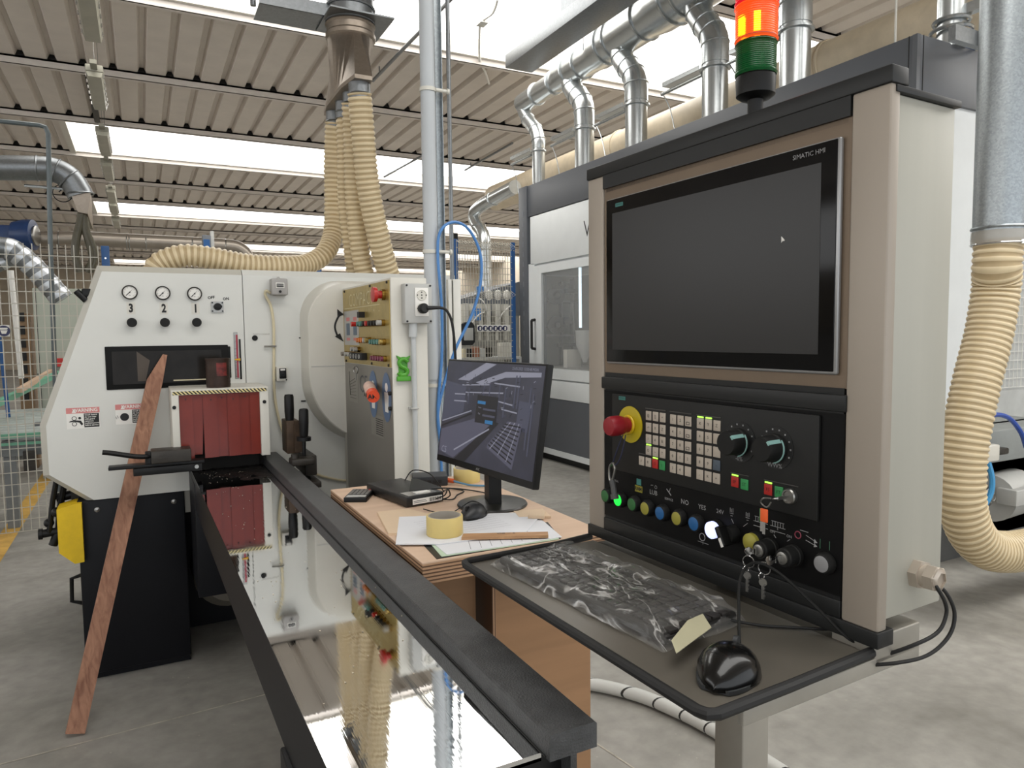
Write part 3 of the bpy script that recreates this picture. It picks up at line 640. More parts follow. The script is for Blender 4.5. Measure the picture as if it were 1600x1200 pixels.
# ================================================================ OPERATOR PANEL (frame turned 2.3 deg)
HM = Matrix.Rotation(math.radians(2.3), 4, 'Z')
def HB(): return MB(HM)
PX = .891                                        # plane of the front; x = depth, y = along the panel, z = up
m_alu = mat('champagne_anodised', 'a2988c', .45, metal=.2, var=.04, scale=3, stretch=(1, 1, .1))
m_alu_side = mat('grey_side_sheet', 'aeaca1', .45, metal=.1, var=.05, scale=18, stretch=(1, 1, .05))
m_trim = mat('charcoal_trim', '1e1f1f', .42, var=.08, scale=4, spec=.35)
m_panelb = mat('black_front_plate', '070708', .45, var=.05, spec=.2)
m_mcp = mat('anthracite_keypad_plate', '1c1c1b', .5, var=.06, spec=.3)
m_taupe = mat('taupe_backplate', '7a6a59', .5, metal=.3, var=.08, scale=8)
m_bezel = mat('silver_bezel_edge', '9c9c9c', .3, metal=.5)
m_scr = mat('dimly_lit_grey_screen', '1c1c1d', .3, var=.04, spec=.3, emit=.04, ecol='8e8a84')  # dark screen with a weak even grey emission
m_key = mat('beige_membrane_key', 'b5aa9c', .5, var=.05)
m_sienna = mat('teal_print', '3f7f78', .5)
m_led = mat('lit_green_led', '8fd860', .4, emit=1.6, ecol='a8e84a')
w0 = HM @ Vector((.96, .9, 0))
hmi = thing('operator_panel', 'large standing machine operator panel with dark screen, keypad and row of coloured buttons', 'control panel', tuple(w0), math.radians(2.3))
a0, a1, z0, z1 = .567, 1.228, 1.068, 1.838
hs = HB().box(.905, 1.046, a0+.004, a1-.004, 1.101, 1.806, .003)
hs.build('housing', m_alu_side, hmi)
# front columns
HB().box(PX, .912, a0, .623, 1.088, 1.817, .004).build('frame_column', m_alu, hmi)
HB().box(PX, .912, 1.176, a1, 1.088, 1.816, .004).build('frame_column', m_alu, hmi)
HB().box(PX-.002, .925, a0-.002, a1+.002, 1.816, 1.839, .002).box(.90, 1.05, a0-.002, a1+.002, 1.806, 1.815, .001).build('top_trim', m_trim, hmi)
HB().box(PX-.001, .91, .624, 1.175, 1.789, 1.816).box(PX+.004, .91, .63, 1.17, 1.782, 1.79).build('upper_rail', m_trim, hmi)
HB().box(PX-.002, .925, a0-.002, a1+.002, 1.066, 1.089, .002).build('bottom_trim', m_trim, hmi)
HB().box(PX-.001, .91, .624, 1.175, 1.089, 1.115, .002).box(PX+.003, .91, .626, 1.173, 1.115, 1.121).build('lower_rail', m_trim, hmi)
HB().box(PX-.004, .91, .620, 1.178, 1.385, 1.409, .002).box(PX+.002, .91, .626, 1.172, 1.409, 1.418).box(PX+.002, .91, .626, 1.172, 1.380, 1.386).build('middle_rail', m_trim, hmi)
HB().box(PX+.004, .91, .624, 1.175, 1.417, 1.79).build('backplate', m_taupe, hmi)
# display
dp = HB().box(PX-.004, PX+.004, .6345, 1.160, 1.4365, 1.7645, .004).build('display', m_bezel, hmi)
HB().box(PX-.0055, PX-.003, .6395, 1.158, 1.441, 1.762, .002).build('display_glass', mat('black_display_glass', '060607', .12, spec=.25), dp)
HB().box(PX-.0060, PX-.0054, .664, 1.138, 1.465, 1.7345).build('screen', m_scr, dp)
ex, ey = (HM.to_3x3() @ Vector((0, -1, 0))), (0, 0, 1)
def H(x, y, z): return (x, y, z)
def htext(txt, size, a, z, x=PX-.0062, **k):
    b = MB(); b.text(txt, size, HM @ Vector((x, a, z)), ex, ey, depth=0.0002, **k); return b
htext('SIMATIC HMI', .0095, .685, 1.7503, PX-.0058).build('model_lettering', mat('grey_print', '8d8d8d', .5), dp)
HB().box(PX-.0058, PX-.0054, 1.105, 1.128, 1.7455, 1.7525).build('maker_badge', m_sienna, dp)
htext('SIEMENS', .0052, 1.1165, 1.749, PX-.006).build('badge_lettering', m_ink, dp)
HB().prism([(.730, 1.640), (.730, 1.6305), (.7275, 1.633), (.7255, 1.6325), (.7235, 1.6335)], 0, PX-.0064, PX-.0061).build('mouse_pointer', m_paper, dp)
# lower front
lf = HB().box(PX+.002, .91, .624, 1.175, 1.12, 1.382).build('switch_plate', m_panelb, hmi)
mc = HB().box(PX-.003, PX+.003, .662, 1.1435, 1.2215, 1.377, .0015).build('keypad_plate', m_mcp, lf)
HB().box(PX-.0034, PX-.003, 1.1005, 1.121, 1.3655, 1.3725).build('maker_badge', m_sienna, mc)
htext('SIEMENS', .0048, 1.111, 1.369, PX-.0036).build('badge_lettering', m_ink, mc)
KX = PX-.003
def key(a, z, m=m_key, w=.0155, h=.0175, sym=None, led=False):
    k = HB().box(KX-.002, KX, a-w/2, a+w/2, z-h/2, z+h/2, .001)
    if sym == 'sq': k.m(1).box(KX-.0023, KX-.0018, a-.004, a+.004, z-.006, z-.0052).box(KX-.0023, KX-.0018, a-.004, a+.004, z-.0015, z-.0007).box(KX-.0023, KX-.0018, a-.0042, a-.0034, z-.006, z-.001).box(KX-.0023, KX-.0018, a+.0034, a+.0042, z-.006, z-.001)
    elif sym: 
        t = MB(); t.text(sym, .0075 if len(sym) < 3 else .0052, HM @ Vector((KX-.0021, a, z)), ex, ey, depth=.0002)
        k.m(1); k.v += t.v; o = len(k.v)-len(t.v); k.f += [tuple(i+o for i in f) for f in t.f]; k.mi += [1]*len(t.f)
    k.build('key', [m, m_ink], mc)
    if led: HB().box(KX-.0015, KX, a-w/2+.001, a+w/2-.001, z+h/2+.0008, z+h/2+.0034, .0005).build('key_led', m_led, mc)
G1 = [('@', '[]', '+'), ('->', 'X', 'Z'), ('I', 'A', 'B'), ('O', '~', 'T')]
for r, row in enumerate(G1):
    for c_, s in enumerate(row): key(1.030-c_*.0195, 1.342-r*.0222, sym=s, led=(r == 3 and c_ == 0))
for i, (a, m, s) in enumerate(((1.0500, m_key, '//'), (1.0305, m_key, 'R'), (1.0113, m_redk, 'O'), (.9920, mat('green_key', '2f8f4e', .45), 'I'))): key(a, 1.2527, m, sym=s, led=(i == 2))
for r in range(5):
    for c_ in range(3): key(.9632-c_*.0191, 1.3415-r*.0223, sym=('sq' if c_ == 2 and r < 3 else (None if (r, c_) == (4, 2) else str(1+r*3+c_)[-1])))
    for c_ in range(3):
        blank = (c_ == 2 and r in (1, 2)); mk = mat('slate_key', '4b5560', .45) if (r, c_) == (3, 2) else m_key
        key(.8957-c_*.0193, 1.3412-r*.0224, mk, .016, .018, sym=None if blank else (('X', 'Y', 'Z'), ('4', '5', ''), ('6', '7', ''), ('8', '9', '-'), ('-', 'R', '+'))[r][c_] or None, led=(r == 0 and c_ < 2))
key(.8168, 1.2530, m_redk, sym='SP', led=True); key(.7966, 1.2522, mat('green_key', '2f8f4e'), sym='ST')
key(.7494, 1.2528, m_redk, sym='FS', led=True); key(.7290, 1.2525, mat('green_key', '2f8f4e'), sym='FT')
fr = HB()
for a_, b_ in ((.983, 1.040), (.917, .973), (.849, .905)): fr.box(KX-.0012, KX, a_, b_, 1.3545, 1.3560)
fr.box(KX-.0012, KX, .983, 1.059, 1.2655, 1.2665).box(KX-.0012, KX, .788, .826, 1.2665, 1.2675).box(KX-.0012, KX, .695, .758, 1.2665, 1.2675)
fr.build('key_group_ridges', mat('ridge_grey', '4a4845', .4), mc)
# rotary override knobs
for a in (.8083, .7373):
    sc_ = HB().lathe([(.0335, 0), (.0335, .0012), (0, .0012)], (KX, a, 1.3203), (-1, 0, 0), 36).build('override_scale', m_ink, mc)
    dd = HB()
    for k in range(11):
        t_ = math.radians(205-k*25); yy, zz = a+.0285*math.cos(t_), 1.3203+.0285*math.sin(t_)
        dd.box(KX-.0016, KX-.001, yy-.0013, yy+.0013, zz-.0013, zz+.0013)
    dd.build('scale_marks', mat('grey_print', '8d8d8d'), sc_)
    (htext('-0%' if a > .77 else 'WW%', .010, a, 1.2925, KX-.0014)).build('scale_symbol', mat('grey_print', '8d8d8d'), sc_)
    kb = HB().lathe([(.0225, .0012), (.0225, .008), (.0205, .010), (.0195, .030), (.018, .033), (0, .033)], (KX, a, 1.3203), (-1, 0, 0), 36).build('override_knob', m_blackm, mc)
    t_ = math.radians(38)
    pm = mat('pale_teal_marker', '8fb8b2', .4)
    mk = HB(); d1 = Vector((0, -math.cos(t_), math.sin(t_))) ; 
    for f0, f1 in ((.004, .034),):
        c0 = Vector((KX-f0, a, 1.3203))+d1*.0212; c1 = Vector((KX-f1, a, 1.3203))+d1*.0198; sd = Vector((0, d1.z, -d1.y))*.0032
        mk.add([c0-sd, c0+sd, c1+sd, c1-sd, c0-sd-d1*.004, c0+sd-d1*.004, c1+sd-d1*.004, c1-sd-d1*.004], [(0, 1, 2, 3), (7, 6, 5, 4), (0, 4, 5, 1), (1, 5, 6, 2), (2, 6, 7, 3), (3, 7, 4, 0)])
    mk.tube([(KX-.009, a-.0228*math.cos(q), 1.3203+.0228*math.sin(q)) for q in [math.radians(38-k*13) for k in range(10)]], .0012, 5)
    mk.build('knob_pointer', pm, kb)
# emergency stop
HB().lathe([(.036, 0), (.036, .002), (.030, .003), (0, .003)], (KX, 1.0848, 1.3192), (-1, 0, 0), 36).build('yellow_disc', mat('estop_yellow', 'b7a412', .45), mc)
es = HB().lathe([(.015, .003), (.015, .020), (.0175, .021), (.0195, .030), (.0195, .048), (.017, .054), (0, .056)], (KX, 1.0848, 1.3192), (-1, 0, 0), 30).build('emergency_stop', mat('estop_red', '8f1622', .4), mc)
HB().torus((KX-.006, 1.0848, 1.3192), .0165, .003, (1, 0, 0), 24, 6).build('stop_collar', mat('lit_yellow_collar', 'd6b21c', .4), mc)
# key lock on keypad
HB().lathe([(.012, 0), (.012, .006), (.0105, .008), (.0085, .008), (.008, .006), (0, .006)], (KX, .7077, 1.2507), (-1, 0, 0), 24).build('key_lock', m_steel, mc)
# button row
m_by = mat('yellow_button', '99923a', .45); m_bb = mat('blue_button', '1d5c94', .45); m_bg = mat('green_button', '2f6a36', .45)
m_lg = mat('lit_green_button', '18d838', .4, emit=1.5, ecol='18f040'); m_lw = mat('lit_white_button', 'c8ccff', .4, emit=1.3, ecol='c4ccff'); m_wb = mat('grey_white_button', '8b8b8c', .4)
BX = PX+.002
btn = [(1.1587, m_bg), (1.1167, m_lg), (1.0729, m_bg), (1.0341, m_by), (.9919, m_bb), (.9477, m_by), (.9045, m_bb), (.8592, m_lw), (.7756, m_by), (.6486, m_wb)]
for i, (a, m) in enumerate(btn):
    big = i in (7, 8); r = .0145
    c_ = HB().lathe([(r+.0015, 0), (r+.0015, .005), (r-.0005, .011), (r-.0025, .012)], (BX, a, 1.1635), (-1, 0, 0), 26).build('push_button', m_blackm, lf)
    HB().lathe([(r-.0027, .010), (r-.0027, .0125), (r-.006, .0135), (0, .0135)] if not big else [(r, .008), (r, .016), (r-.004, .0185), (0, .0195)], (BX, a, 1.1635), (-1, 0, 0), 26).build('button_lens', m, c_)
# selector and two key switches
sl = HB().lathe([(.0155, 0), (.0155, .006), (.013, .016), (0, .016)], (BX, .8237, 1.1635), (-1, 0, 0), 24).build('selector_switch', m_blackm, lf)
g_ = MB(HM @ Matrix.Translation((BX, .8237, 1.1635)) @ Matrix.Rotation(math.radians(-28), 4, 'X')).box(-.034, -.012, -.005, .005, -.017, .017, .003).m(1).box(-.0348, -.0338, -.0025, .0025, -.017, -.002)
g_.build('selector_grip', [m_black, m_paper], sl)
for a in (.7478, .7036):
    ks = HB().lathe([(.0165, 0), (.0165, .006), (.015, .007), (.0145, .024), (.013, .026), (0, .026)], (BX, a, 1.1597), (-1, 0, 0), 26).build('key_switch', m_blackm, lf)
    HB().lathe([(.0095, .026), (.0095, .029), (.006, .03), (0, .03)], (BX, a, 1.1597), (-1, 0, 0), 20).box(BX-.034, BX-.028, a-.001, a+.001, 1.1597-.006, 1.1597+.006).build('lock_barrel', m_steel, ks)
# printed legends
lt = mat('light_legend_print', '9c9c9c', .5); TX = BX-.0002
g_ = MB()
def addt(txt, size, a, z, **k): g_.text(txt, size, HM @ Vector((TX, a, z)), ex, ey, depth=.0003, **k)
addt('NO', .0125, .9381, 1.1935); addt('YES', .0115, .8955, 1.1931); addt('24V', .0105, .8538, 1.1942); addt('LUB', .0125, 1.0223, 1.1949); addt('SERVICE', .0062, .9799, 1.1905); addt('MATERIAL', .0062, 1.142, 1.1975)
addt('OFF', .0062, .7445, 1.1862); addt('ON', .0062, .7134, 1.1862)
g_.build('legend_lettering', lt, lf)
s_ = HB()
def ln(p, q, r=.0005): s_.tube([(TX, *p), (TX, *q)], r, 4)
ln((.986, 1.209), (.974, 1.199), .0009); ln((.976, 1.212), (.979, 1.204)); ln((1.03, 1.208), (1.024, 1.209)); s_.torus((TX, 1.016, 1.2065), .003, .0004, (1, 0, 0), 12, 4)
s_.torus((TX, .8949, 1.1405), .0065, .0008, (1, 0, 0), 20, 4); ln((.905, 1.131), (.880, 1.131)); ln((.893, 1.131), (.893, 1.128))
for a in (.8284, .7945): ln((a-.003, 1.206), (a-.003, 1.199)); ln((a+.003, 1.206), (a+.003, 1.199)); ln((a-.004, 1.197), (a+.004, 1.197)); ln((a, 1.199), (a, 1.205)); ln((a-.002, 1.193), (a+.002, 1.193))
ln((.8284, 1.188), (.824, 1.181)); ln((.7945, 1.188), (.803, 1.181))
for a in (.768, .735):
    ln((a+.014, 1.1955), (a-.014, 1.1955)); ln((a+.012, 1.2035), (a-.012, 1.2035)); ln((a+.014, 1.188), (a-.014, 1.188))
    for k in range(5): ln((a+.010-k*.005, 1.1955), (a+.010-k*.005, 1.2035))
    ln((a, 1.1955), (a, 1.191))
ln((.742, 1.182), (.738, 1.178)); ln((.712, 1.182), (.717, 1.178)); ln((.684, 1.1955), (.668, 1.190)); ln((.684, 1.188), (.668, 1.184)); ln((.694, 1.201), (.680, 1.2005))
s_.prism([(.669, 1.1935), (.664, 1.1885), (.670, 1.187)], 0, TX-.0004, TX).prism([(.669, 1.187), (.664, 1.183), (.670, 1.181)], 0, TX-.0004, TX)
s_.build('legend_symbols', lt, lf)
HB().torus((TX, .698, 1.1925), .0052, .0009, (1, 0, 0), 20, 5).build('red_ring_symbol', mat('dull_red_print', '8a3a4a', .5), lf)
HB().box(TX-.0004, TX, .6590, .6600, 1.182, 1.196).box(TX-.0004, TX, .6435, .6445, 1.183, 1.196).build('green_marks', mat('dull_green_print', '3f6a52', .5), lf)
HB().box(TX-.0008, TX, 1.0545, 1.076, 1.188, 1.2005).m(1).box(TX-.0008, TX, 1.058, 1.071, 1.202, 1.214).build('coloured_labels', [mat('label_yellow', '938a2c', .5), m_sienna], lf)
htext('RAM', .010, 1.0655, 1.1943, TX-.0009, off=.0003).build('label_lettering', m_ink, lf)
# cable gland on the right side
gd = MB(HM @ Matrix.Translation((.982, a0+.004, 1.155)) @ Matrix.Rotation(PI/2, 4, 'X'))
gd.lathe([(.021, 0), (.021, .012), (.014, .013), (.014, .018), (.0185, .019), (.0185, .032), (.014, .036), (.011, .037), (.011, .033)], (0, 0, 0), (0, 0, 1), 6)
gd.lathe([(.016, .0), (.016, .034)], (0, 0, 0), (0, 0, 1), 20).build('cable_gland', mat('nickel_gland', 'b8ada0', .35, metal=.5), hmi)
# pedestal and bracket
HB().box(.95, 1.018, .85, .918, 0.0, 1.10, .004).build('pedestal', mat('warm_grey_post', '9c978d', .45, metal=.15), hmi)
HB().box(.80, 1.12, .72, 1.06, 0.0, .012, .003).build('foot_plate', m_steel, hmi)
HB().box(.64, 1.0, .572, .582, 1.028, 1.050, .002).box(.895, 1.0, .572, .64, 1.040, 1.080, .003).build('tray_bracket', mat('raw_aluminium', 'a19d94', .4, metal=.4), hmi)
# stack light
MB_ = HB(); c0 = (.825, .672)
sx, sy = .95, .84
st = thing('signal_tower', 'signal light tower with red, glowing orange and green lenses on top of the operator panel', 'signal light', tuple(HM @ Vector((sx, sy, 1.84))), math.radians(2.3))
SS = 1.0
def lens(z0_, z1_, r): return [(r, z0_), (r+.0015, z0_+.004), (r, z0_+.005)]+[(r-.0006*(k % 2), z0_+.006+(z1_-z0_-.01)*k/28) for k in range(29)]+[(r+.0015, z1_-.003), (r, z1_)]
HB().lathe([(.0125, 0), (.0125, .046)], (sx, sy, 1.839), n=24).build('stem', m_ink, st)
HB().lathe([(.012, .040), (.024, .042), (.031, .047), (.032, .074), (.031, .078)], (sx, sy, 1.839), n=32).build('base_cap', m_black, st)
def lensmat(name, hx, em=0, tr=.55):
    m, nt, b = newmat(name); c = rgb(hx); b.inputs['Base Color'].default_value = (*c, 1); b.inputs['Roughness'].default_value = .22
    b.inputs['Transmission Weight'].default_value = tr; b.inputs['IOR'].default_value = 1.3
    if em: b.inputs['Emission Color'].default_value = (*c, 1); b.inputs['Emission Strength'].default_value = em
    return m
HB().lathe(lens(.078, .131, .0325), (sx, sy, 1.839), n=36).build('green_lens', lensmat('green_lens_plastic', '0d5a2a', 0, .35), st)
ob_ = HB().lathe(lens(.131, .190, .0335), (sx, sy, 1.839), n=36).build('orange_lens', lensmat('orange_lens_plastic', 'f0581c', .55, .55), st)
HB().lathe(lens(.190, .248, .0335), (sx, sy, 1.839), n=36).lathe([(.0335, .248), (.027, .257), (0, .26)], (sx, sy, 1.839), n=36).build('red_lens', lensmat('red_lens_plastic', 'd8182a', .35, .3), st)
bm_ = mat('glowing_bulb', 'ffc030', .4, emit=14, ecol='ffb020')
HB().cyl((sx-.014, sy+.012, 1.982), (sx-.014, sy+.012, 2.012), .005, 10).cyl((sx-.014, sy-.014, 1.982), (sx-.014, sy-.014, 2.012), .005, 10).build('lit_bulb', bm_, st)
HB().torus((sx, sy, 1.974), .0325, .002, (0, 0, 1), 36, 6).build('socket_ring', m_ink, st)

# ================================================================ TRAY AND WHAT LIES ON IT
TR = 1.055
tray = thing('keyboard_tray', 'steel keyboard tray with black rubber edging in front of the operator panel', 'tray', tuple(HM @ Vector((.75, .9, TR))), math.radians(2.3))
HB().box(.590, .893, .578, 1.215, TR-.003, TR, .001).box(.893, .93, .60, 1.2, TR-.003, TR).build('tray_plate', mat('grey_tray_sheet', '6c675e', .38, metal=.35, var=.16, scale=7, rvar=.1), tray)
ed = HB().tube([(.895, .578, TR+.002), (.72, .573, TR+.002), (.597, .572, TR+.002), (.587, .578, TR+.002), (.583, .59, TR+.002), (.583, .9, TR+.002), (.583, 1.205, TR+.002), (.588, 1.218, TR+.002), (.60, 1.222, TR+.002), (.80, 1.222, TR+.002), (.90, 1.235, TR+.002)], .0075, 10)
ed.build('rubber_edging', mat('black_rubber', '131313', .6), tray)
HB().box(.60, .90, .60, .64, TR-.02, TR-.004).box(.60, .90, 1.15, 1.19, TR-.02, TR-.004).build('tray_support', m_alu_side, tray)
# keyboard in a plastic bag, lying diagonally
def KB(): return MB(HM @ Matrix.Translation((.727, .957, TR)) @ Matrix.Rotation(math.radians(93.5), 4, 'Z'))
kbd = thing('keyboard', 'black computer keyboard wrapped in clear crinkled plastic on the tray', 'keyboard', tuple(HM @ Vector((.727, .957, TR))), math.radians(2.3))
KB().box(-.219, .219, -.078, .078, .004, .020, .007).build('keyboard_body', mat('charcoal_keyboard', '201e1c', .5), kbd)
kk = KB()
for r in range(6):
    for c_ in range(21):
        if c_ in (15,) or (c_ == 19 and r == 9): continue
        x = -.21+c_*.0202; y = .058-r*.0205-(.006 if r else 0)
        if r == 5 and 3 < c_ < 9: continue
        kk.box(x-.0085, x+.0085, y-.0085, y+.0085, .019, .0245, .0015)
    if r == 5: kk.box(-.21+3.6*.0202, -.21+8.4*.0202, y-.0085, y+.0085, .019, .0245, .0015)
tag(kk.build('keycaps', mat('charcoal_keycap', '2a2725', .55), kbd), kind='stuff')
ktx = KB(); 
for r in range(1, 5):
    for c_ in range(16, 21): ktx.text(str((r*3+c_) % 10), .006, (-.212+c_*.0202, .053-r*.0205, .0247), (1, 0, 0), (0, 1, 0))
ktx.build('key_lettering', m_grey, kbd)
tx_ = KB().text('logitech', .011, (.135, .0705, .0204), (1, 0, 0), (0, 1, 0)); tx_.build('maker_lettering', m_grey, kbd)
# crinkled film
m, nt, b = newmat('clear_crinkled_film'); N = nt.nodes; L = nt.links
b.inputs['Base Color'].default_value = (.45, .44, .42, 1); b.inputs['Roughness'].default_value = .1; b.inputs['Specular IOR Level'].default_value = 1.0; b.inputs['Coat Weight'].default_value = .3
tc = N.new('ShaderNodeTexCoord'); nz = N.new('ShaderNodeTexNoise'); nz.inputs['Scale'].default_value = 15; nz.inputs['Detail'].default_value = 2.5; nz.inputs['Distortion'].default_value = .9
mpf = N.new('ShaderNodeMapping'); mpf.inputs['Rotation'].default_value = (0, 0, .6); mpf.inputs['Scale'].default_value = (1.6, .6, 1); L.new(tc.outputs['Object'], mpf.inputs[0]); L.new(mpf.outputs[0], nz.inputs['Vector'])
mm = N.new('ShaderNodeMath'); mm.operation = 'SUBTRACT'; mm.inputs[1].default_value = .5; L.new(nz.outputs['Fac'], mm.inputs[0])
ab = N.new('ShaderNodeMath'); ab.operation = 'ABSOLUTE'; L.new(mm.outputs[0], ab.inputs[0])
bp = N.new('ShaderNodeBump'); bp.inputs['Strength'].default_value = .8; bp.inputs['Distance'].default_value = .02; L.new(ab.outputs[0], bp.inputs['Height']); L.new(bp.outputs[0], b.inputs['Normal'])
r_ = N.new('ShaderNodeValToRGB'); r_.color_ramp.elements[0].position = 0; r_.color_ramp.elements[0].color = (.85, .85, .85, 1); r_.color_ramp.elements[1].position = .03; r_.color_ramp.elements[1].color = (.16, .16, .16, 1)
L.new(ab.outputs[0], r_.inputs[0]); L.new(r_.outputs[0], b.inputs['Alpha'])
m_film = m
fl = KB(); rnd = random.Random(11); nx, ny = 90, 36; P_ = []
from mathutils import noise as mn
for j in range(ny+1):
    for i in range(nx+1):
        u, v = i/nx*2-1, j/ny*2-1
        x, y = u*.228, v*.090
        edge = max(abs(u)**10, abs(v)**8)
        n1 = mn.noise(Vector((x*12, y*14, 1.3))); n2 = abs(mn.noise(Vector((x*24+y*20+3, y*20, 4.7+n1)))); n3 = abs(mn.noise(Vector((x*45-y*20, y*45+x*30, 9+n1))))
        amp = .5+.8*max(0, min(1, .6+(-u)*.6))
        z = .0275*(1-edge)+.002+amp*((.008*n1+.008)*.5+.010*(.3-n2)*.8+.004*(.3-n3))*(1-edge*.8)
        if v < -.35: z += .004*(1-edge)
        P_.append((x+.004*n1, y+.004*n2, max(z, .002)))
fl.add(P_, [(j*(nx+1)+i, j*(nx+1)+i+1, (j+1)*(nx+1)+i+1, (j+1)*(nx+1)+i) for j in range(ny) for i in range(nx)])
fl.build('plastic_film', m_film, kbd, angle=180)
tp = [(.711, .77, 1.088), (.693, .733, 1.085), (.599, .697, 1.083), (.612, .722, 1.088), (.671, .757, 1.091)]
MB().add(tp+[(x, y, z-.0008) for x, y, z in tp], [(0, 1, 2, 3, 4), (9, 8, 7, 6, 5)]+[(i, i+5, (i+1) % 5+5, (i+1) % 5) for i in range(5)]).build('masking_tape_strip', mat('masking_tape', 'b9b496', .7), kbd)
HB_k = HB().tube([(.80, .742, TR+.01), (.835, .715, TR+.004), (.87, .685, TR+.004), (.90, .66, TR+.004), (.925, .645, TR+.004)], .0022, 8, 6)
HB_k.build('keyboard_cord', m_ink, kbd)
# mouse on the tray
def mouse(name, F, L_, W_, Hh, label, m1, m2):
    r = thing(name, label, 'computer mouse', tuple(F.translation), 0)
    b = MB(F); rings = []; K = 18
    for i in range(K+1):
        t = i/K; x = -L_/2+L_*t; e = math.sin(PI*min(1, max(0, t)))**.45 if 0 < t < 1 else .02
        w = W_/2*e*(1-.10*math.cos(2*PI*t)); hh = Hh*(math.sin(PI*(t*.86+.1))**.75)*(e**.3)
        rings.append([(x, w*math.cos(a)*(1 if math.sin(a) > 0 else .96), max(.0, hh*(math.sin(a) if math.sin(a) > 0 else 0))+.003) for a in [2*PI*k/20 for k in range(20)]])
    b.loft(rings).build('mouse_shell', m1, r, 60)
    b = MB(F)
    b.loft([[(x*1.02, y*1.02, z) for x, y in [(-L_/2+L_*t, s*W_/2*(math.sin(PI*t)**.45)) for s, rng in ((1, range(1, 18)), (-1, range(17, 0, -1))) for t in [q/18 for q in rng]]] for z in (.0005, .006)]).build('mouse_base', m2, r)
    MB(F @ Matrix.Translation((L_*.27, 0, Hh*.80))).cyl((0, -.003, 0), (0, .003, 0), .008, 14).build('scroll_wheel', m2, r)
    return r
fm = HM @ Matrix.Translation((.683, .636, TR+.0005)) @ Matrix.Rotation(math.radians(27), 4, 'Z')
ms = mouse('computer_mouse', fm, .124, .074, .039, 'glossy black mouse on the steel tray in front of the operator panel', mat('gloss_black', '060606', .25, coat=.35, spec=.3), mat('dark_grey_side', '343638', .5))
c_ = HB().tube([(.735, .665, TR+.015), (.76, .69, TR+.045), (.79, .715, TR+.085), (.83, .725, TR+.098), (.855, .70, TR+.085), (.875, .65, TR+.045), (.89, .612, TR+.012), (.905, .598, TR+.004)], .0022, 8, 8)
c_.build('mouse_cord', m_blackm, ms)
# cords from the gland
cg = HB()
cg.tube([(.982, .55, 1.156), (.9451, .537, 1.1698-.012), (.9686, .535, 1.148), (.9888, .535, 1.1239), (.993, .535, 1.1048), (.9769, .535, 1.0856), (.94, .55, 1.07), (.92, .59, 1.03)][0:1]+[(.972, .535, 1.147), (.9888, .533, 1.1239), (.993, .533, 1.1048), (.977, .535, 1.083), (.945, .55, 1.066), (.92, .60, 1.03)], .0026, 8, 8)
cg.tube([(.986, .55, 1.150), (.995, .535, 1.135), (1.0084, .53, 1.1044), (.996, .53, 1.0753), (.9564, .535, 1.056), (.91, .55, 1.05), (.89, .60, 1.03)], .0026, 8, 8)
tag(cg.build('signal_cable', m_ink), 'pair of thin black cords looping out of the cable gland on the panel side', 'cable')
# key sets
def keyblade(b, p, L_=.03, w=.008, head=.022):
    x, y, z = p; b.lathe([(head/2, -.001), (head/2, .001)], (x, y, z), (1, .4, 0), 14).box(x-.001, x+.001, y-w/2, y+w/2, z-head/2-L_, z-head/2+.002)
    for k in range(4): b.box(x-.001, x+.001, y-w/2-.0015, y-w/2, z-head/2-L_+.004+k*.006, z-head/2-L_+.007+k*.006)
k1 = thing('key_set', 'orange and green headed keys hanging from the lock on the keypad', 'keys', tuple(HM @ Vector((.86, .73, 1.24))), math.radians(2.3))
HB().box(.858, .883, .7065, .7085, 1.248, 1.253).lathe([(.0055, -.001), (.0055, .001)], (.856, .7085, 1.2505), (.1, .3, 1), 14).tube([(.853, .715, 1.25), (.85, .727, 1.248), (.852, .733, 1.24), (.852, .722, 1.235), (.853, .715, 1.244)], .0012, 6, 4).build('lock_key', m_steel, k1)
g1 = HB().box(.850, .853, .7195, .733, 1.2115, 1.232, .0014); g1.build('orange_head', mat('orange_key_head', 'e8622a', .5), k1)
HB().box(.854, .857, .7245, .738, 1.210, 1.230, .0014).build('green_head', mat('green_key_head', '2f8f5a', .5), k1)
HB().box(.851, .852, .7235, .729, 1.193, 1.212).box(.855, .856, .732, .7365, 1.195, 1.211).build('blade', m_chrome, k1)
for nm, a, dx, zt, lab in (('key_set', .756, .0, 1.150, 'bunch of small steel keys hanging under the yellow button'), ('key_set', .722, .004, 1.148, 'small steel keys on a ring hanging from the right-hand key switch')):
    kx = BX-.036-dx
    kr = thing(nm, lab, 'keys', tuple(HM @ Vector((kx, a, 1.14))), math.radians(2.3))
    if a < .74: keyblade_b = HB(); keyblade_b.lathe([(.0075, -.001), (.0075, .001)], (kx-.004, .712, 1.157), (.2, 1, 0), 16).box(kx-.002, kx+.010, .7025, .7045, 1.155, 1.164); keyblade_b.build('lock_key', m_chrome, kr)
    else: keyblade_b = HB(); keyblade_b.lathe([(.0065, -.001), (.0065, .001)], (kx-.002, .758, 1.158), (.4, 1, 0), 16).box(kx-.001, kx+.010, .750, .752, 1.155, 1.163); keyblade_b.build('lock_key', m_chrome, kr)
    HB().torus((kx-.002, a+.002, 1.141), .0095, .0009, (1, .25, 0), 22, 6).torus((kx-.003, a+.006, 1.128), .005, .0008, (.3, 1, 0), 16, 6).build('ring', m_chrome, kr)
    q = HB(); keyblade(q, (kx-.002, a+.004, 1.119), .020, .0048, .0125); q.build('blade', m_steel, kr)
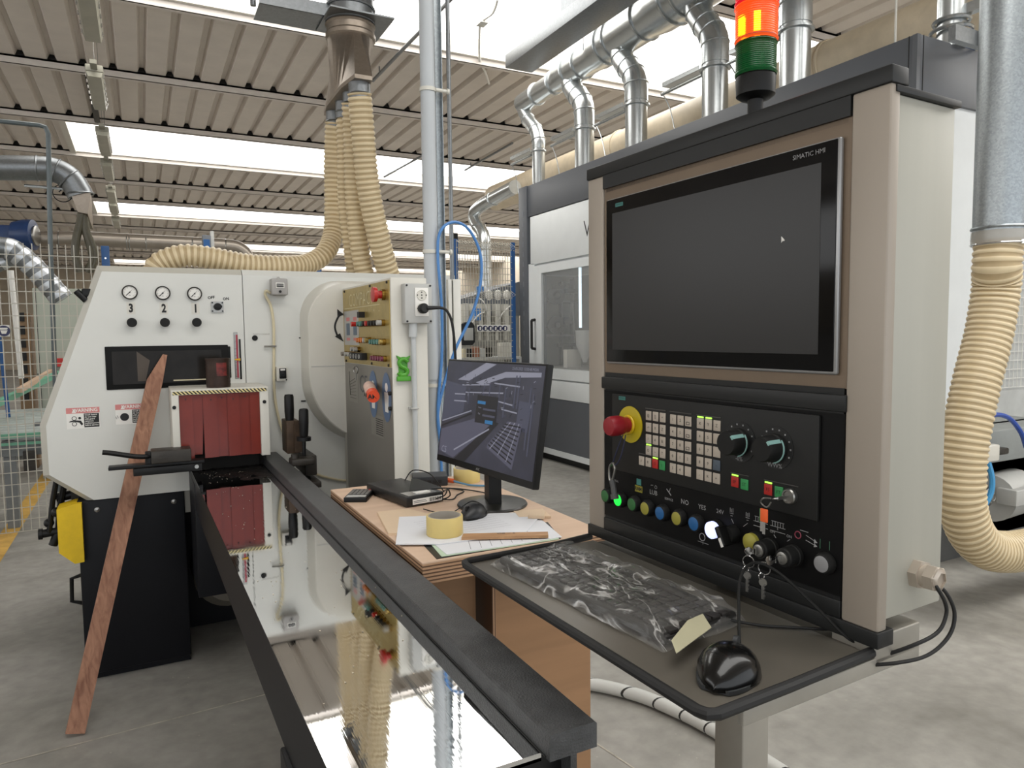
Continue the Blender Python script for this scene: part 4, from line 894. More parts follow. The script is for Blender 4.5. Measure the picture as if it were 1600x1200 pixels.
# carabiner fob hanging by cord from the emergency stop
fb = thing('hanging_fob', 'grey carabiner tag hanging on thin blue cord from the red emergency stop', 'key fob', tuple(HM @ Vector((.86, 1.10, 1.24))), math.radians(2.3))
HB().tube([(.872, 1.088, 1.300), (.862, 1.094, 1.27), (.860, 1.104, 1.244)], .0012, 6, 4).tube([(.874, 1.082, 1.300), (.864, 1.083, 1.262), (.860, 1.092, 1.243), (.860, 1.104, 1.240)], .0012, 6, 4).build('cord', mat('navy_cord', '1e2444', .6), fb)
HB().tube([(.860, 1.104, 1.243), (.860, 1.1145, 1.234), (.860, 1.116, 1.215), (.860, 1.110, 1.203), (.860, 1.103, 1.215), (.860, 1.098, 1.232), (.860, 1.104, 1.243)], .0026, 8, 5).build('carabiner', m_steel, fb)
HB().tube([(.860, 1.108, 1.208), (.860, 1.102, 1.19), (.860, 1.100, 1.178)], .0058, 10, 3).cyl((.860, 1.1, 1.181), (.860, 1.0985, 1.172), .008, 14).build('tag_body', mat('dark_grey_rubber', '4b4b4a', .55), fb)
# ================================================================ PLYWOOD BENCH
m_ply = wood_mat('birch_plywood_face', 'c2a48b', 'd2b69d', axis=0, scale=2.5, rough=.6)
m_plyp = wood_mat('brown_plywood_panel', '94704f', 'a27b58', axis=0, scale=5, rough=.6)
m_edge = band_mat('plywood_edge_plies', '5a3f2c', 'b28d6c', (0, 0, 1), .0085, .42)
m_edgev = band_mat('plywood_edge_upright', '5a3f2c', 'b28d6c', (1, 0, 0), .0065, .45)
DZ = .98
bn = thing('workbench', 'plywood workbench holding the monitor and papers, between table and operator panel', 'workbench', (.8, 1.94, 0))
MB().box(.546, 1.055, 1.50, 2.385, DZ-.003, DZ).m(1).box(.546, 1.055, 1.50, 2.385, DZ-.05, DZ-.003).build('bench_top', [m_ply, m_edge], bn)
MB().box(.752, 1.035, 1.55, 1.57, .02, DZ-.05).m(1).box(.742, .752, 1.545, 2.33, .02, DZ-.05).build('front_panel', [m_plyp, m_edgev], bn)
MB().box(1.02, 1.035, 1.57, 2.33, .02, DZ-.05).box(.752, 1.035, 2.31, 2.33, .02, DZ-.05).build('side_panel', m_plyp, bn)
MB().box(.555, .722, 1.60, 1.618, 0, DZ-.05).build('left_panel', m_plyp, bn); MB().box(1.0, 1.03, 1.58, 2.3, 0, .02).box(.75, .78, 1.58, 2.3, 0, .02).build('skid', m_plyp, bn)
# monitor
CM = Matrix.Translation((.875, 1.847, 1.259)) @ Matrix.Rotation(-1.477, 4, 'Z') @ Matrix.Rotation(-.154, 4, 'X')
# local: x right as seen from the front, y away from viewer, z up
mo = thing('monitor', 'black computer monitor on a round foot showing a blue-grey camera picture, on the plywood bench', 'monitor', (.93, 1.9, DZ))
MW, MH = .545, .327
MB(CM).box(-MW/2, MW/2, 0, .022, -MH/2, MH/2, .004).box(-.16, .16, .02, .045, -.12, .10, .012).build('case', m_black, mo)
m, nt, b = newmat('camera_picture'); N = nt.nodes; L = nt.links
b.inputs['Base Color'].default_value = (.02, .02, .025, 1); b.inputs['Roughness'].default_value = .3
tc = N.new('ShaderNodeTexCoord'); nz = N.new('ShaderNodeTexNoise'); nz.inputs['Scale'].default_value = 9; nz.inputs['Detail'].default_value = 3
L.new(tc.outputs['Object'], nz.inputs['Vector']); rr = ramp(N, [(.35, '2a2c3c'), (.65, '3e4054')]); L.new(nz.outputs['Fac'], rr.inputs[0]); L.new(rr.outputs[0], b.inputs['Emission Color']); b.inputs['Emission Strength'].default_value = .45
scr = MB(CM).box(-MW/2+.006, MW/2-.006, -.0006, 0, -MH/2+.020, MH/2-.006).build('screen', m, mo)
def px_mat(n_, h, s=.55): return mat(n_, '101014', .4, emit=s, ecol=h)
p_lt, p_md, p_dk, p_bl, p_pale = px_mat('pixel_light', 'a6a7b8', .55), px_mat('pixel_mid', '60637a', .4), px_mat('pixel_dark', '14151e', .4), px_mat('pixel_blue', '2f7fb8', .6), px_mat('pixel_pale', '6e6e84', .42)
def SP(*pts, z=-.0009): return [(x*(MW/2-.006), z, y*(MH/2-.013)+.007) for x, y in pts]
q = MB(CM)
def poly(mi, *pts, z=-.0009):
    q.m(mi).add(SP(*pts, z=z), [tuple(range(len(pts)))])
def line(mi, p, r, w=.006, z=-.0011):
    d = Vector((r[0]-p[0], r[1]-p[1])); n_ = Vector((-d.y, d.x)).normalized()*w
    poly(mi, (p[0]+n_.x, p[1]+n_.y*1.6), (r[0]+n_.x, r[1]+n_.y*1.6), (r[0]-n_.x, r[1]-n_.y*1.6), (p[0]-n_.x, p[1]-n_.y*1.6), z=z)
# roof lights, wall, floor, table, conveyor
poly(0, (-.72, .62), (-.12, 1.0), (.1, .98), (-.45, .62)); poly(0, (-.3, .60), (.3, .85), (.95, .88), (.95, .80), (.3, .74), (-.15, .56))
poly(1, (-1, .58), (-.5, .50), (-.5, -.02), (-1, -.28)); poly(4, (-.98, -.45), (-.25, -.12), (.12, -.2), (-.62, -.98), (-.98, -.9)); poly(2, (-.6, -1), (.18, -.1), (.28, -.12), (-.35, -1)); poly(4, (.1, -.55), (.45, -.05), (.72, -.05), (.62, -.9), (.1, -.62))
for k in range(9): line(2, (.12+.035*k, -.55+.055*k), (.60+.012*k, -.80+.085*k), .009)
for k in range(3): line(0, (.16+.17*k, -.62-.08*k), (.50+.08*k, -.06), .007)
line(0, (-.62, -.82), (.10, -.26), .01); line(2, (-.98, -.38), (-.3, -.02), .012); line(0, (-.98, -.28), (-.32, .03), .008)
for x0, y0, x1, y1 in ((-.6, .2, -.6, .52), (-.42, .15, -.42, .48), (-.1, .25, -.1, .6), (.02, .3, .02, .62), (.22, .1, .22, .6), (.34, .0, .34, .55), (.52, .2, .52, .8), (.58, .2, .58, .8), (.8, -.5, .8, .6), (.86, -.6, .86, .5)): line(1, (x0, y0), (x1, y1), .012)
for x0, y0, x1, y1 in ((-.6, .52, .0, .58), (-.5, .38, .3, .45), (.1, .62, .6, .6), (.5, .8, .62, .86), (.1, .3, .5, .25), (.3, .15, .6, .12), (-.75, .32, -.5, .34), (-.75, .18, -.45, .2)): line(0, (x0, y0), (x1, y1), .008)
poly(1, (.62, .35), (.84, .33), (.82, -.2), (.60, -.18)); poly(2, (.70, -.12), (.78, -.13), (.78, -.2), (.70, -.19))
rnd = random.Random(5)
for k in range(70):
    x, y = rnd.uniform(-.6, .9), rnd.uniform(.0, .72); dx, dy = rnd.choice([(.0, .06), (.05, .01), (.03, .03)]); line(rnd.choice([0, 1, 2, 2]), (x, y), (x+dx, y+dy), .004)
poly(2, (-.22, .36), (.22, .36), (.22, -.18), (-.22, -.18), z=-.0014)
q.build('camera_scene', [p_lt, p_md, p_dk, p_bl, p_pale], scr)
q = MB(CM); q.m(0)
q.add(SP((-.20, .25), (-.03, .25), (-.03, .19), (-.20, .19), z=-.0018), [(0, 1, 2, 3)]).add(SP((.0, -.10), (.16, -.10), (.16, -.17), (.0, -.17), z=-.0018), [(0, 1, 2, 3)])
q.m(1).add(SP((-.07, .12), (.19, .12), (.19, .08), (-.07, .08), z=-.0018), [(0, 1, 2, 3)]).add(SP((-.07, .0), (.19, .0), (.19, -.04), (-.07, -.04), z=-.0018), [(0, 1, 2, 3)])
q.build('dialog_fields', [p_bl, p_md], scr)
t = MB(); R3 = CM.to_3x3(); tex, tey = R3 @ Vector((1, 0, 0)), R3 @ Vector((0, 0, 1))
def stxt(s, size, x, y, **k): t.text(s, size, CM @ Vector(SP((x, y), z=-.0019)[0]), tex, tey, depth=.0001, **k)
stxt('25-05-2025 13:50:48 MON', .0115, .66, .92); stxt('C5', .028, -.85, -.86); stxt('Name', .007, -.14, .12); stxt('Pass', .007, -.14, .0)
t.build('screen_lettering', p_lt, scr)
t = MB(); t.text('AOC', .009, CM @ Vector((-.01, -.0008, -MH/2+.010)), tex, tey, depth=.0001); t.build('maker_lettering', m_silver, mo)
neck = MB(); neck.prism([(.895, 1.875), (.93, 1.862), (.945, 1.925), (.91, 1.938)], 2, DZ+.012, 1.20).build('neck', m_black, mo)
MB().lathe([(.105, 0), (.107, .004), (.104, .009), (.05, .015), (.03, .018), (0, .018)], (.925, 1.915, DZ), n=48).build('foot', mat('satin_black_foot', '22221f', .32), mo)
# recorder
NR = Matrix.Translation((.725, 2.15, DZ)) @ Matrix.Rotation(math.radians(10), 4, 'Z')
nv = thing('video_recorder', 'flat black video recorder box with a white label, behind the tape roll on the bench', 'recorder', (.725, 2.15, DZ))
MB(NR).box(-.065, .065, -.135, .135, .003, .034, .004).box(-.06, -.04, -.12, -.1, 0, .003).box(.04, .06, .1, .12, 0, .003).build('case', mat('recorder_black', '171615', .4), nv)
MB(NR).box(-.045, .058, -.1365, -.135, .008, .024).build('front_label', m_paper, nv)
q = MB(NR); 
for k in range(16): q.box(.012+k*.0028, .0128+k*.0028+(.0008 if k % 3 else 0), -.1369, -.1365, .010, .022)
q.box(-.042, .0, -.1369, -.1365, .017, .0185).box(-.042, .004, -.1369, -.1365, .0125, .0138).build('barcode', m_ink, nv)
q = MB(NR); q.box(-.055, .045, -.13, -.075, .0342, .0350).build('glossy_label', mat('glossy_label', '6d6a68', .15, coat=1, var=.4, scale=40), nv)
q = MB(NR); q.box(-.02, .03, -.115, -.09, .0350, .0354).build('paper_label', m_paper, nv)
q = MB(NR); q.add([(-.02, -.07, .036), (.085, -.10, .036), (.06, .02, .050), (.045, .03, .050), (-.02, -.07, .033), (.085, -.10, .033), (.06, .02, .047), (.045, .03, .047)], [(0, 1, 2, 3), (7, 6, 5, 4), (0, 4, 5, 1), (1, 5, 6, 2), (2, 6, 7, 3), (3, 7, 4, 0)])
tag(q.build('cover_plate', m_black), 'thin black cover plate lying askew on the recorder', 'plate')
sw_ = thing('network_switch', 'small dark grey network box with orange plug behind the recorder', 'network switch', (.89, 2.30, DZ))
MB(Matrix.Translation((.875, 2.30, DZ)) @ Matrix.Rotation(math.radians(-18), 4, 'Z')).box(-.065, .055, -.045, .045, .001, .034, .003).build('case', mat('dark_grey_case', '25272a', .45), sw_)
q = MB(Matrix.Translation((.875, 2.30, DZ)) @ Matrix.Rotation(math.radians(-18), 4, 'Z'))
for k in range(5): q.box(-.05+k*.018, -.038+k*.018, -.0455, -.045, .010, .022)
q.build('ports', m_ink, sw_)
MB().tube([(.915, 2.262, DZ+.016), (.935, 2.24, DZ+.014)], .0085, 6).build('orange_plug', mat('orange_plug', 'c4562c', .45), sw_)
tag(MB().tube([(.935, 2.24, DZ+.014), (.97, 2.19, DZ+.006), (1.01, 2.15, DZ+.006), (1.045, 2.14, DZ+.006), (1.07, 2.15, DZ-.01), (1.085, 2.2, DZ-.2), (1.09, 2.3, .4)], .0035, 8, 6).build('network_cable', mat('light_blue_cable', '5f8fae', .45)), 'light blue network cable running over the back of the bench', 'cable')
bc_ = MB()
bc_.tube([(.775, 2.0, DZ+.02), (.80, 1.99, DZ+.03), (.815, 2.0, DZ+.045), (.83, 2.02, DZ+.02), (.82, 2.05, DZ+.004), (.78, 2.04, DZ+.008)], .0022, 6, 6)
bc_.tube([(.78, 2.03, DZ+.015), (.84, 2.03, DZ+.004), (.88, 2.08, DZ+.004), (.92, 2.12, DZ+.004), (.90, 2.18, DZ+.004), (.86, 2.21, DZ+.004)], .0022, 6, 6)
bc_.tube([(.85, 2.14, DZ+.004), (.90, 2.18, DZ+.004), (.945, 2.12, DZ+.004), (.97, 2.06, DZ+.004)], .002, 6, 6)
tag(bc_.build('power_leads', m_black), 'tangle of thin black leads beside the recorder on the bench', 'cable')
tag(MB().tube([(.76, 2.24, DZ+.036), (.80, 2.27, DZ+.06), (.835, 2.20, DZ+.055), (.85, 2.12, DZ+.01)], .002, 6, 6).build('antenna_lead', m_black), 'thin black lead arching over the recorder lid', 'cable')
# calculator-like remote
rm = thing('calculator', 'small dark calculator with grey keys, left of the recorder on the bench', 'calculator', (.6, 2.21, DZ))
RM = Matrix.Translation((.598, 2.215, DZ)) @ Matrix.Rotation(math.radians(-28), 4, 'Z')
MB(RM).box(-.036, .036, -.062, .062, 0, .016, .003).build('case', m_black, rm)
q = MB(RM)
for r in range(6):
    for c_ in range(5): q.m(1 if (r, c_) == (5, 4) else 0).box(-.031+c_*.013, -.021+c_*.013, -.02+r*.0125, -.0115+r*.0125, .016, .0175)
tag(q.build('keys', [mat('mid_grey_key', '77746f', .5), m_redk], rm), kind='stuff')
MB(RM).box(-.03, .03, -.055, -.03, .016, .0165).build('display', m_grey, rm)
# tape rolls
m_tape = mat('yellow_tape_side', 'd3bd78', .5, var=.08, scale=10); m_core = mat('grey_card_core', 'a9a297', .8)
for nm, x, y, lab in (('tape_roll', .672, 1.675, 'wide yellow masking tape roll standing on the papers in front'), ('tape_roll', 1.0, 2.275, 'yellow masking tape roll behind the monitor')):
    zb = DZ+(.007 if y < 2 else 0)
    r = thing(nm, lab, 'tape roll', (x, y, zb))
    MB().lathe([(.046, 0), (.047, .002), (.047, .047), (.046, .049), (.0425, .049), (.0425, 0)], (x, y, zb), n=48, cap=False).build('tape', m_tape, r)
    MB().lathe([(.0425, 0), (.0425, .0495), (.0395, .0495), (.0395, 0)], (x, y, zb), n=48, cap=False).build('core', m_core, r)
# mouse
mb2 = Matrix.Translation((.807, 1.795, DZ+.007)) @ Matrix.Rotation(math.radians(212), 4, 'Z')
m2 = mouse('computer_mouse', mb2, .108, .062, .036, 'matt black mouse lying on the papers in front of the monitor foot', mat('charcoal_mouse', '1f2022', .42), m_black)
tag(MB().tube([(.855, 1.825, DZ+.016), (.865, 1.86, DZ+.02), (.85, 1.90, DZ+.024), (.81, 1.90, DZ+.008), (.77, 1.875, DZ+.004), (.74, 1.90, DZ+.004), (.72, 1.96, DZ+.004)], .0018, 6, 6).build('mouse_cord', m_ink), 'thin black mouse cord curling towards the recorder', 'cable')
# papers
def sheet_(name, pts, z, m, lab, cat, t=.001):
    o = MB().prism(pts, 2, z, z+t).build(name, m); return tag(o, lab, cat)
sheet_('black_folder', [(.585, 1.512), (.60, 1.66), (.97, 1.66), (.92, 1.51)], DZ, m_black, 'black folder lying under the loose papers at the bench edge', 'folder', .0015)
sheet_('paper_sheet', [(.600, 1.518), (.618, 1.66), (.96, 1.70), (.912, 1.503), (.80, 1.508)], DZ+.0016, mat('pale_green_paper', 'b9cbb2', .8), 'bottom sheet of the loose papers, showing a pale green edge', 'paper')
p2 = sheet_('paper_sheet', [(.615, 1.523), (.622, 1.67), (.975, 1.73), (.925, 1.512), (.80, 1.512)], DZ+.0028, mat('printed_paper', 'd9dade', .75, var=.04), 'white printed sheet sticking out at the front of the bench', 'paper')
q = MB()
for k in range(7): q.quad((.68+k*.028, 1.53, DZ+.0040), (.681+k*.028, 1.53, DZ+.0040), (.705+k*.028, 1.60, DZ+.0040), (.704+k*.028, 1.60, DZ+.0040))
q.build('print_lines', m_ink, p2)
p3 = sheet_('paper_sheet', [(.533, 1.653), (.625, 1.90), (.93, 1.78), (.965, 1.70), (.86, 1.585), (.63, 1.60)], DZ+.0045, mat('printed_paper', 'd9dade'), 'white sheet in a clear sleeve under the tape roll and mouse', 'paper', .0022)
q = MB(); rnd = random.Random(9)
for k in range(9): 
    y = 1.69+k*.02; q.quad((.64, y-.03, DZ+.0070), (.64+.22, y-.105+.08, DZ+.0070), (.64+.22, y-.104+.08, DZ+.0070), (.64, y-.029, DZ+.0070))
q.build('print_lines', mat('grey_print2', '8c8c92', .6), p3)
ru = MB().prism([(.687, 1.602), (.885, 1.512), (.90, 1.54), (.705, 1.632)], 2, DZ+.0070, DZ+.014).build('wooden_ruler', wood_mat('light_brown_strip', '9a7350', 'bb9268', axis=0, scale=8)); tag(ru, 'short brown wooden strip with ink marks lying on the papers', 'wood strip')
MB().text('Ø8 ~ 5', .016, (.80, 1.578, DZ+.0141), (.91, -.41, 0), (.41, .91, 0)).build('ink_marks', m_ink, ru)
tag(MB().prism([(.548, 1.757), (.588, 1.99), (.68, 1.985), (.72, 1.86), (.60, 1.735)], 2, DZ, DZ+.006).build('plywood_scrap', mat('pale_birch_scrap', 'd6bd9f', .6, var=.06)), 'thin pale plywood scrap left of the papers, beside the table rail', 'wood scrap')
tag(MB().prism([(.935, 1.795), (.917, 1.727), (1.0, 1.693), (1.022, 1.778)], 2, DZ+.001, DZ+.007).build('plywood_scrap', mat('pale_birch_scrap', 'd6bd9f')), 'small thin plywood scrap near the right bench edge', 'wood scrap')
tag(MB().prism([(.930, 1.70), (.966, 1.672), (.998, 1.72), (.99, 1.735), (.965, 1.715)], 2, DZ+.0075, DZ+.016).build('wood_offcut', mat('pale_birch_scrap', 'd6bd9f')), 'little wedge-shaped wood offcut on the small scrap', 'wood scrap')
# power cord from the sockets
pc = thing('power_cable', 'black plug and cord leading from the wall sockets down behind the monitor', 'power cord', (.972, 2.6, 1.6))
MB().lathe([(.019, -.004), (.02, .02), (.014, .03)], (.972, YC-.054, 1.600), (0, -1, 0), 18).cyl((.98, YC-.08, 1.601), (1.035, YC-.085, 1.603), .009, 12, .006).build('plug', m_ink, pc)
MB().tube([(1.03, YC-.085, 1.603), (1.06, YC-.085, 1.592), (1.085, YC-.08, 1.54), (1.10, YC-.07, 1.42), (1.11, YC-.05, 1.25), (1.12, YC-.05, 1.05), (1.12, YC-.1, .8)], .0055, 8, 6).build('lead', m_ink, pc)
# ================================================================ PIPES, DUCTS, HOSES
def ray_(px, py): return fw+cr*((px-800)/FPX)+cu*((600-py)/FPX)
def ay(px, py, Y): d = ray_(px, py); return Vector((0, 0, CAM_H))+d*(Y/d.y)       # point of a plane of constant Y seen at a pixel
def ax(px, py, X): d = ray_(px, py); return Vector((0, 0, CAM_H))+d*(X/d.x)
m_galv = galv_mat('galvanised_sheet', 'c2c6c7', .26, 60, .035)
m_spangle = galv_mat('spangled_zinc', '9ba1a4', .36, 120, .12)
m_dgalv = galv_mat('dull_zinc', '85888a', .38, 80, .07)
m_bgalv = galv_mat('brown_reflecting_zinc', '9c9083', .4, 60, .06)
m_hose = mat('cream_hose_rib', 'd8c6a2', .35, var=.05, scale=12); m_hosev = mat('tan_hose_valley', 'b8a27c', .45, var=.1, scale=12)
m_hosew = mat('white_hose_rib', 'dcd8cc', .35)
m_pvc = mat('grey_pvc', 'b3b7ba', .35, var=.04); m_bluep = mat('blue_air_hose', '4a80bd', .4)
def pipe(b, p, q_, r, rings=(), n=28):
    b.cyl(p, q_, r, n); p, q_ = Vector(p), Vector(q_); d = (q_-p).normalized(); L_ = (q_-p).length
    for t in rings: b.torus(p+d*L_*t, r+.002, r*.05+.002, d, n, 6)
    return b
# suction head over the planer
hd = thing('extraction_funnel', 'galvanised funnel duct hanging above the planer, feeding the cream hoses', 'duct', (1.07, 3.92, 2.8))
pipe(MB(), (1.10, 4.0, 3.20), (1.11, 4.02, 5.05), .128, (.01, .05, .09, .5)).build('riser_pipe', m_dgalv, hd)
fz = 2.80
top = [(1.10+.128*math.cos(a), 4.0+.128*math.sin(a), 3.13) for a in [2*PI*(k+.5)/24-PI for k in range(24)]]
def rectpt(a):
    c_, s_ = math.cos(a), math.sin(a); k = 1/max(abs(c_)/.068, abs(s_)/.34); return (1.045+c_*k*1, 3.92+s_*k, fz)
bot = [rectpt(2*PI*(k+.5)/24-PI) for k in range(24)]
corners = {}
f = MB(); f.loft([bot, top], cap=False).loft([[(x, y, fz-.02) for x, y, z in bot], bot], cap=True)
f.lathe([(.128, 3.12), (.136, 3.13), (.136, 3.15), (.130, 3.16), (.130, 3.19), (.137, 3.2), (.130, 3.21)], (1.10, 4.0, 0), n=28)
f.build('funnel', m_bgalv, hd, 14)
MB().box(.62, 1.26, 3.98, 4.20, 3.225, 3.232).box(.62, 1.0, 3.975, 3.985, 3.225, 3.29).box(.95, 1.30, 3.83, 4.17, 3.215, 3.223).cyl((.60, 4.06, 3.24), (.60, 4.06, 3.32), .015).build('slide_gate', m_dgalv, hd)
for k, (y, r) in enumerate(((3.66, .055), (3.82, .045), (3.98, .045), (4.18, .05))): MB().lathe([(r, 0), (r, -.05), (r+.005, -.055), (r, -.06), (r, -.09)], (1.045, y, fz-.02), n=20).build('spigot', m_dgalv, hd)
hoses = [
 ([(1.045, 3.66, 2.73), (1.06, 3.68, 2.60), (1.10, 3.74, 2.3), (1.17, 3.80, 2.03), (1.245, 3.87, 1.83), (1.255, 3.88, 1.80)], .063, m_hose, 'nearest cream ribbed hose from the funnel down to the planer top'),
 ([(1.045, 3.82, 2.73), (1.06, 3.86, 2.55), (1.07, 3.9, 2.3), (1.095, 3.93, 2.03), (1.135, 3.96, 1.83), (1.14, 3.965, 1.80)], .054, m_hose, 'second cream ribbed hose from the funnel, beside the nearest one'),
 ([(1.045, 3.98, 2.73), (1.05, 4.0, 2.5), (1.055, 4.03, 2.25), (1.085, 4.06, 2.0), (1.11, 4.10, 1.85), (1.11, 4.10, 1.80)], .045, m_hose, 'third cream ribbed hose from the funnel, dropping straight behind the sweeping one'),
 ([(1.045, 4.18, 2.72), (1.04, 4.22, 2.5), (1.04, 4.24, 2.25), (1.02, 4.22, 2.08), (.95, 4.14, 1.965), (.84, 4.08, 1.90), (.70, 4.0, 1.876), (.50, 3.95, 1.875), (.33, 3.93, 1.90), (.20, 3.93, 1.905), (.10, 3.95, 1.865), (.07, 3.96, 1.81)], .058, m_hose, 'far cream ribbed hose sweeping from the funnel leftwards along the planer top')]
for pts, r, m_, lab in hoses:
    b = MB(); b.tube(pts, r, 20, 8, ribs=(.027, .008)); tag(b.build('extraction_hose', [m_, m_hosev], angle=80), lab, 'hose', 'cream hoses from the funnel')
# grey drain pipe, channel and rod beside the cabinet
dp_ = thing('drain_pipe', 'grey plastic pipe rising from floor to roof right of the control cabinet', 'pipe', (1.142, 2.95, 0))
MB().cyl((1.142, 2.95, 0), (1.142, 2.95, 5.0), .032, 24).build('pipe', m_pvc, dp_)
MB().cyl((1.142, 2.95, 1.30), (1.142, 2.95, 1.46), .036, 24).build('socket_joint', m_pvc, dp_)
for z in (2.55, 1.86, 1.275): MB().lathe([(.036, -.008), (.036, .008)], (1.142, 2.95, z), n=24).cyl((1.17, 2.93, z), (1.225, 2.93, z), .008, 10).cyl((1.222, 2.93, z), (1.232, 2.93, z), .012, 12).build('pipe_clamp', m_white2, dp_)
MB().box(1.178, 1.212, 2.965, 3.0, 0, 5.0).box(1.178, 1.182, 2.945, 3.0, 0, 5.0).box(1.208, 1.212, 2.945, 3.0, 0, 5.0)
tag(MB().box(1.180, 1.213, 2.975, 2.98, 0, 5.0).box(1.180, 1.183, 2.955, 2.98, 0, 5.0).box(1.210, 1.213, 2.955, 2.98, 0, 5.0).build('strut_channel', m_spangle), 'galvanised strut channel standing directly right of the grey pipe', 'channel')
tag(MB().cyl((1.346, 3.2, 0), (1.346, 3.2, 5.0), .0105, 12).build('steel_rod', m_dgalv), 'thin dark steel pipe running up to the roof right of the strut channel', 'pipe')
bh = MB().tube([ay(x, y, 2.908) for x, y in ((691, 770), (688, 690), (684, 640), (690, 560), (690, 480), (684, 400), (688, 362), (708, 347), (732, 358), (750, 395), (751, 440), (738, 490), (712, 545), (694, 600), (684, 650), (690, 700))], .0068, 8, 6)
tag(bh.build('air_hose', m_bluep), 'blue air hose looped over the clamp of the grey pipe', 'hose')
bx = thing('wall_trunking', 'white vertical trunking post with a dark slot behind the blue hose', 'trunking', (1.31, 3.1, 0))
MB().box(1.283, 1.302, 3.1, 3.15, 0, 1.755, .003).box(1.309, 1.347, 3.1, 3.15, 0, 1.757, .003).build('casing', mat('cream_white_trunking', 'dddbd3', .45), bx)
MB().box(1.302, 1.309, 3.11, 3.15, 0, 1.75).build('slot', m_ink, bx)

# ================================================================ LARGE WHITE MACHINE ON THE RIGHT
XW0, XW1, YW0, YW1, ZW = 4.2, 4.908, 2.757, 7.72, 3.265
m_wm = mat('cool_white_panel', 'd6d9d9', .35, var=.03); m_slate = mat('slate_grey_panel', '55585d', .4, var=.06, scale=2)
m_slate2 = mat('slate_grey_edge', '6c7076', .4)
wm = thing('machining_centre', 'huge white and slate-grey enclosed machine with sliding glass door behind the monitor', 'machine', (4.55, 5.2, 0))
MB().box(XW0+.03, XW1, YW0+.02, YW1, .1, 1.08).box(XW0+.035, XW1, YW0+.02, YW1, 2.21, ZW-.01).box(XW0+.03, XW1, YW0+.02, 3.4, 1.08, 2.21).box(XW0+.03, XW1, 7.60, YW1, 1.08, 2.21).box(XW0-.0, XW0+.05, 7.46, 7.60, .97, 2.33).box(XW1-.03, XW1, 3.4, 7.29, 1.08, 2.21).build('body', m_wm, wm)
MB().box(XW0, XW1+.03, YW0, YW1, 2.897, ZW, .004).box(XW0-.002, XW0+.03, YW0-.001, YW0+.03, 2.897, ZW).build('fascia', m_slate, wm)
MB().box(XW0+.055, XW0+.06, YW0-.003, YW0, 2.90, ZW).box(XW0-.003, XW0, YW0+.05, YW0+.055, 2.9, ZW).build('fascia_seam', m_ink, wm)
MB().box(XW0-.02, XW0+.04, 7.60, 7.80, .02, ZW, .003).build('end_post', m_slate, wm)
q = MB()
for z in [1.35+k*.12 for k in range(14)]: q.box(XW0-.022, XW0-.02, 7.68, 7.70, z, z+.06)
q.build('post_marks', m_slate2, wm)
up = MB().box(XW0, XW0+.03, YW0+.05, 7.55, 2.32, 2.885, .003).build('upper_panel', m_wm, wm)
t = MB(); t.text('WEINIG', .26, (XW0-.001, 6.39, 2.58), (0, -1, 0), (0, 0, 1), sx=.95, off=-.003, align='LEFT'); t.build('panel_lettering', m_ink, up)
y0d, y1d, zd0, zd1 = 3.2, 7.46, .97, 2.295
dr = MB().box(XW0-.01, XW0+.02, y0d, y1d, 2.20, zd1).box(XW0-.01, XW0+.02, y0d, y1d, zd0, 1.09).box(XW0-.01, XW0+.02, 7.28, y1d, 1.09, 2.20).box(XW0-.01, XW0+.02, y0d, 3.4, 1.09, 2.20).build('sliding_door', m_wm, wm)
gm, nt, b = newmat('tinted_door_glass'); b.inputs['Base Color'].default_value = (.75, .77, .77, 1); b.inputs['Roughness'].default_value = .04; b.inputs['Alpha'].default_value = .16
MB().box(XW0+.002, XW0+.006, 3.4, 7.28, 1.09, 2.20).build('door_pane', gm, dr)
MB().tube([(XW0-.01, 7.43, 1.66), (XW0-.06, 7.43, 1.65), (XW0-.06, 7.43, 1.32), (XW0-.01, 7.43, 1.31)], .016).build('door_handle', m_ink, dr)
MB().tube([(XW0-.01, 7.43, 1.66), (XW0-.06, 7.43, 1.65)], .017).tube([(XW0-.01, 7.43, 1.31), (XW0-.06, 7.43, 1.32)], .017).build('handle_mount', m_ink, dr)
m_inside = mat('grey_machine_interior', '77746e', .6, var=.3, scale=3)
MB().box(4.84, 4.875, 3.42, 7.59, 1.09, 2.2).box(4.24, 4.85, 3.42, 7.59, 1.085, 1.10).box(4.24, 4.85, 7.585, 7.598, 1.09, 2.2).build('interior_wall', m_inside, wm)
def ib(b, x0, y0, x1, y1, Y, d=.08):
    p, q_ = ay(x0, y1, Y), ay(x1, y0, Y); return b.box(p.x, q_.x, Y, Y+d, max(1.1, p.z), q_.z, .004)
q = MB(); ib(q, 842, 430, 850, 573, 7.45); ib(q, 852, 428, 854, 573, 7.45); q.build('interior_column', mat('interior_slate', '5d6268', .5), wm)
for x, y in ((868, 462), (869, 508)): MB().lathe([(.11, 0), (.11, .05), (.05, .07), (.03, .10)], ay(x, y, 7.5), (-.3, -1, 0), 22).build('saw_disc', mat('interior_dark', '4a4744', .5), wm)
for x0, y0, x1, y1 in ((866, 446, 884, 452), (884, 452, 902, 458), (882, 496, 894, 506), (856, 506, 866, 512), (872, 536, 900, 542), (884, 446, 890, 442)): 
    q = MB(); ib(q, x0, min(y0, y1), x1, max(y0, y1), 7.4); q.build('spindle_unit', mat('interior_dark', '4a4744'), wm)
q = MB(); ib(q, 852, 522, 905, 526, 7.45); ib(q, 856, 470, 905, 472, 7.5); ib(q, 878, 440, 880, 575, 7.52); ib(q, 896, 436, 898, 575, 7.52); q.build('interior_rails', m_steel, wm)
MB().cyl(ay(907, 512, 6.6), ay(906, 400, 6.6), .016, 10).build('lit_tube', mat('pale_tube', 'd5e6ee', .3, emit=1.5, ecol='d5e6ee'), wm)
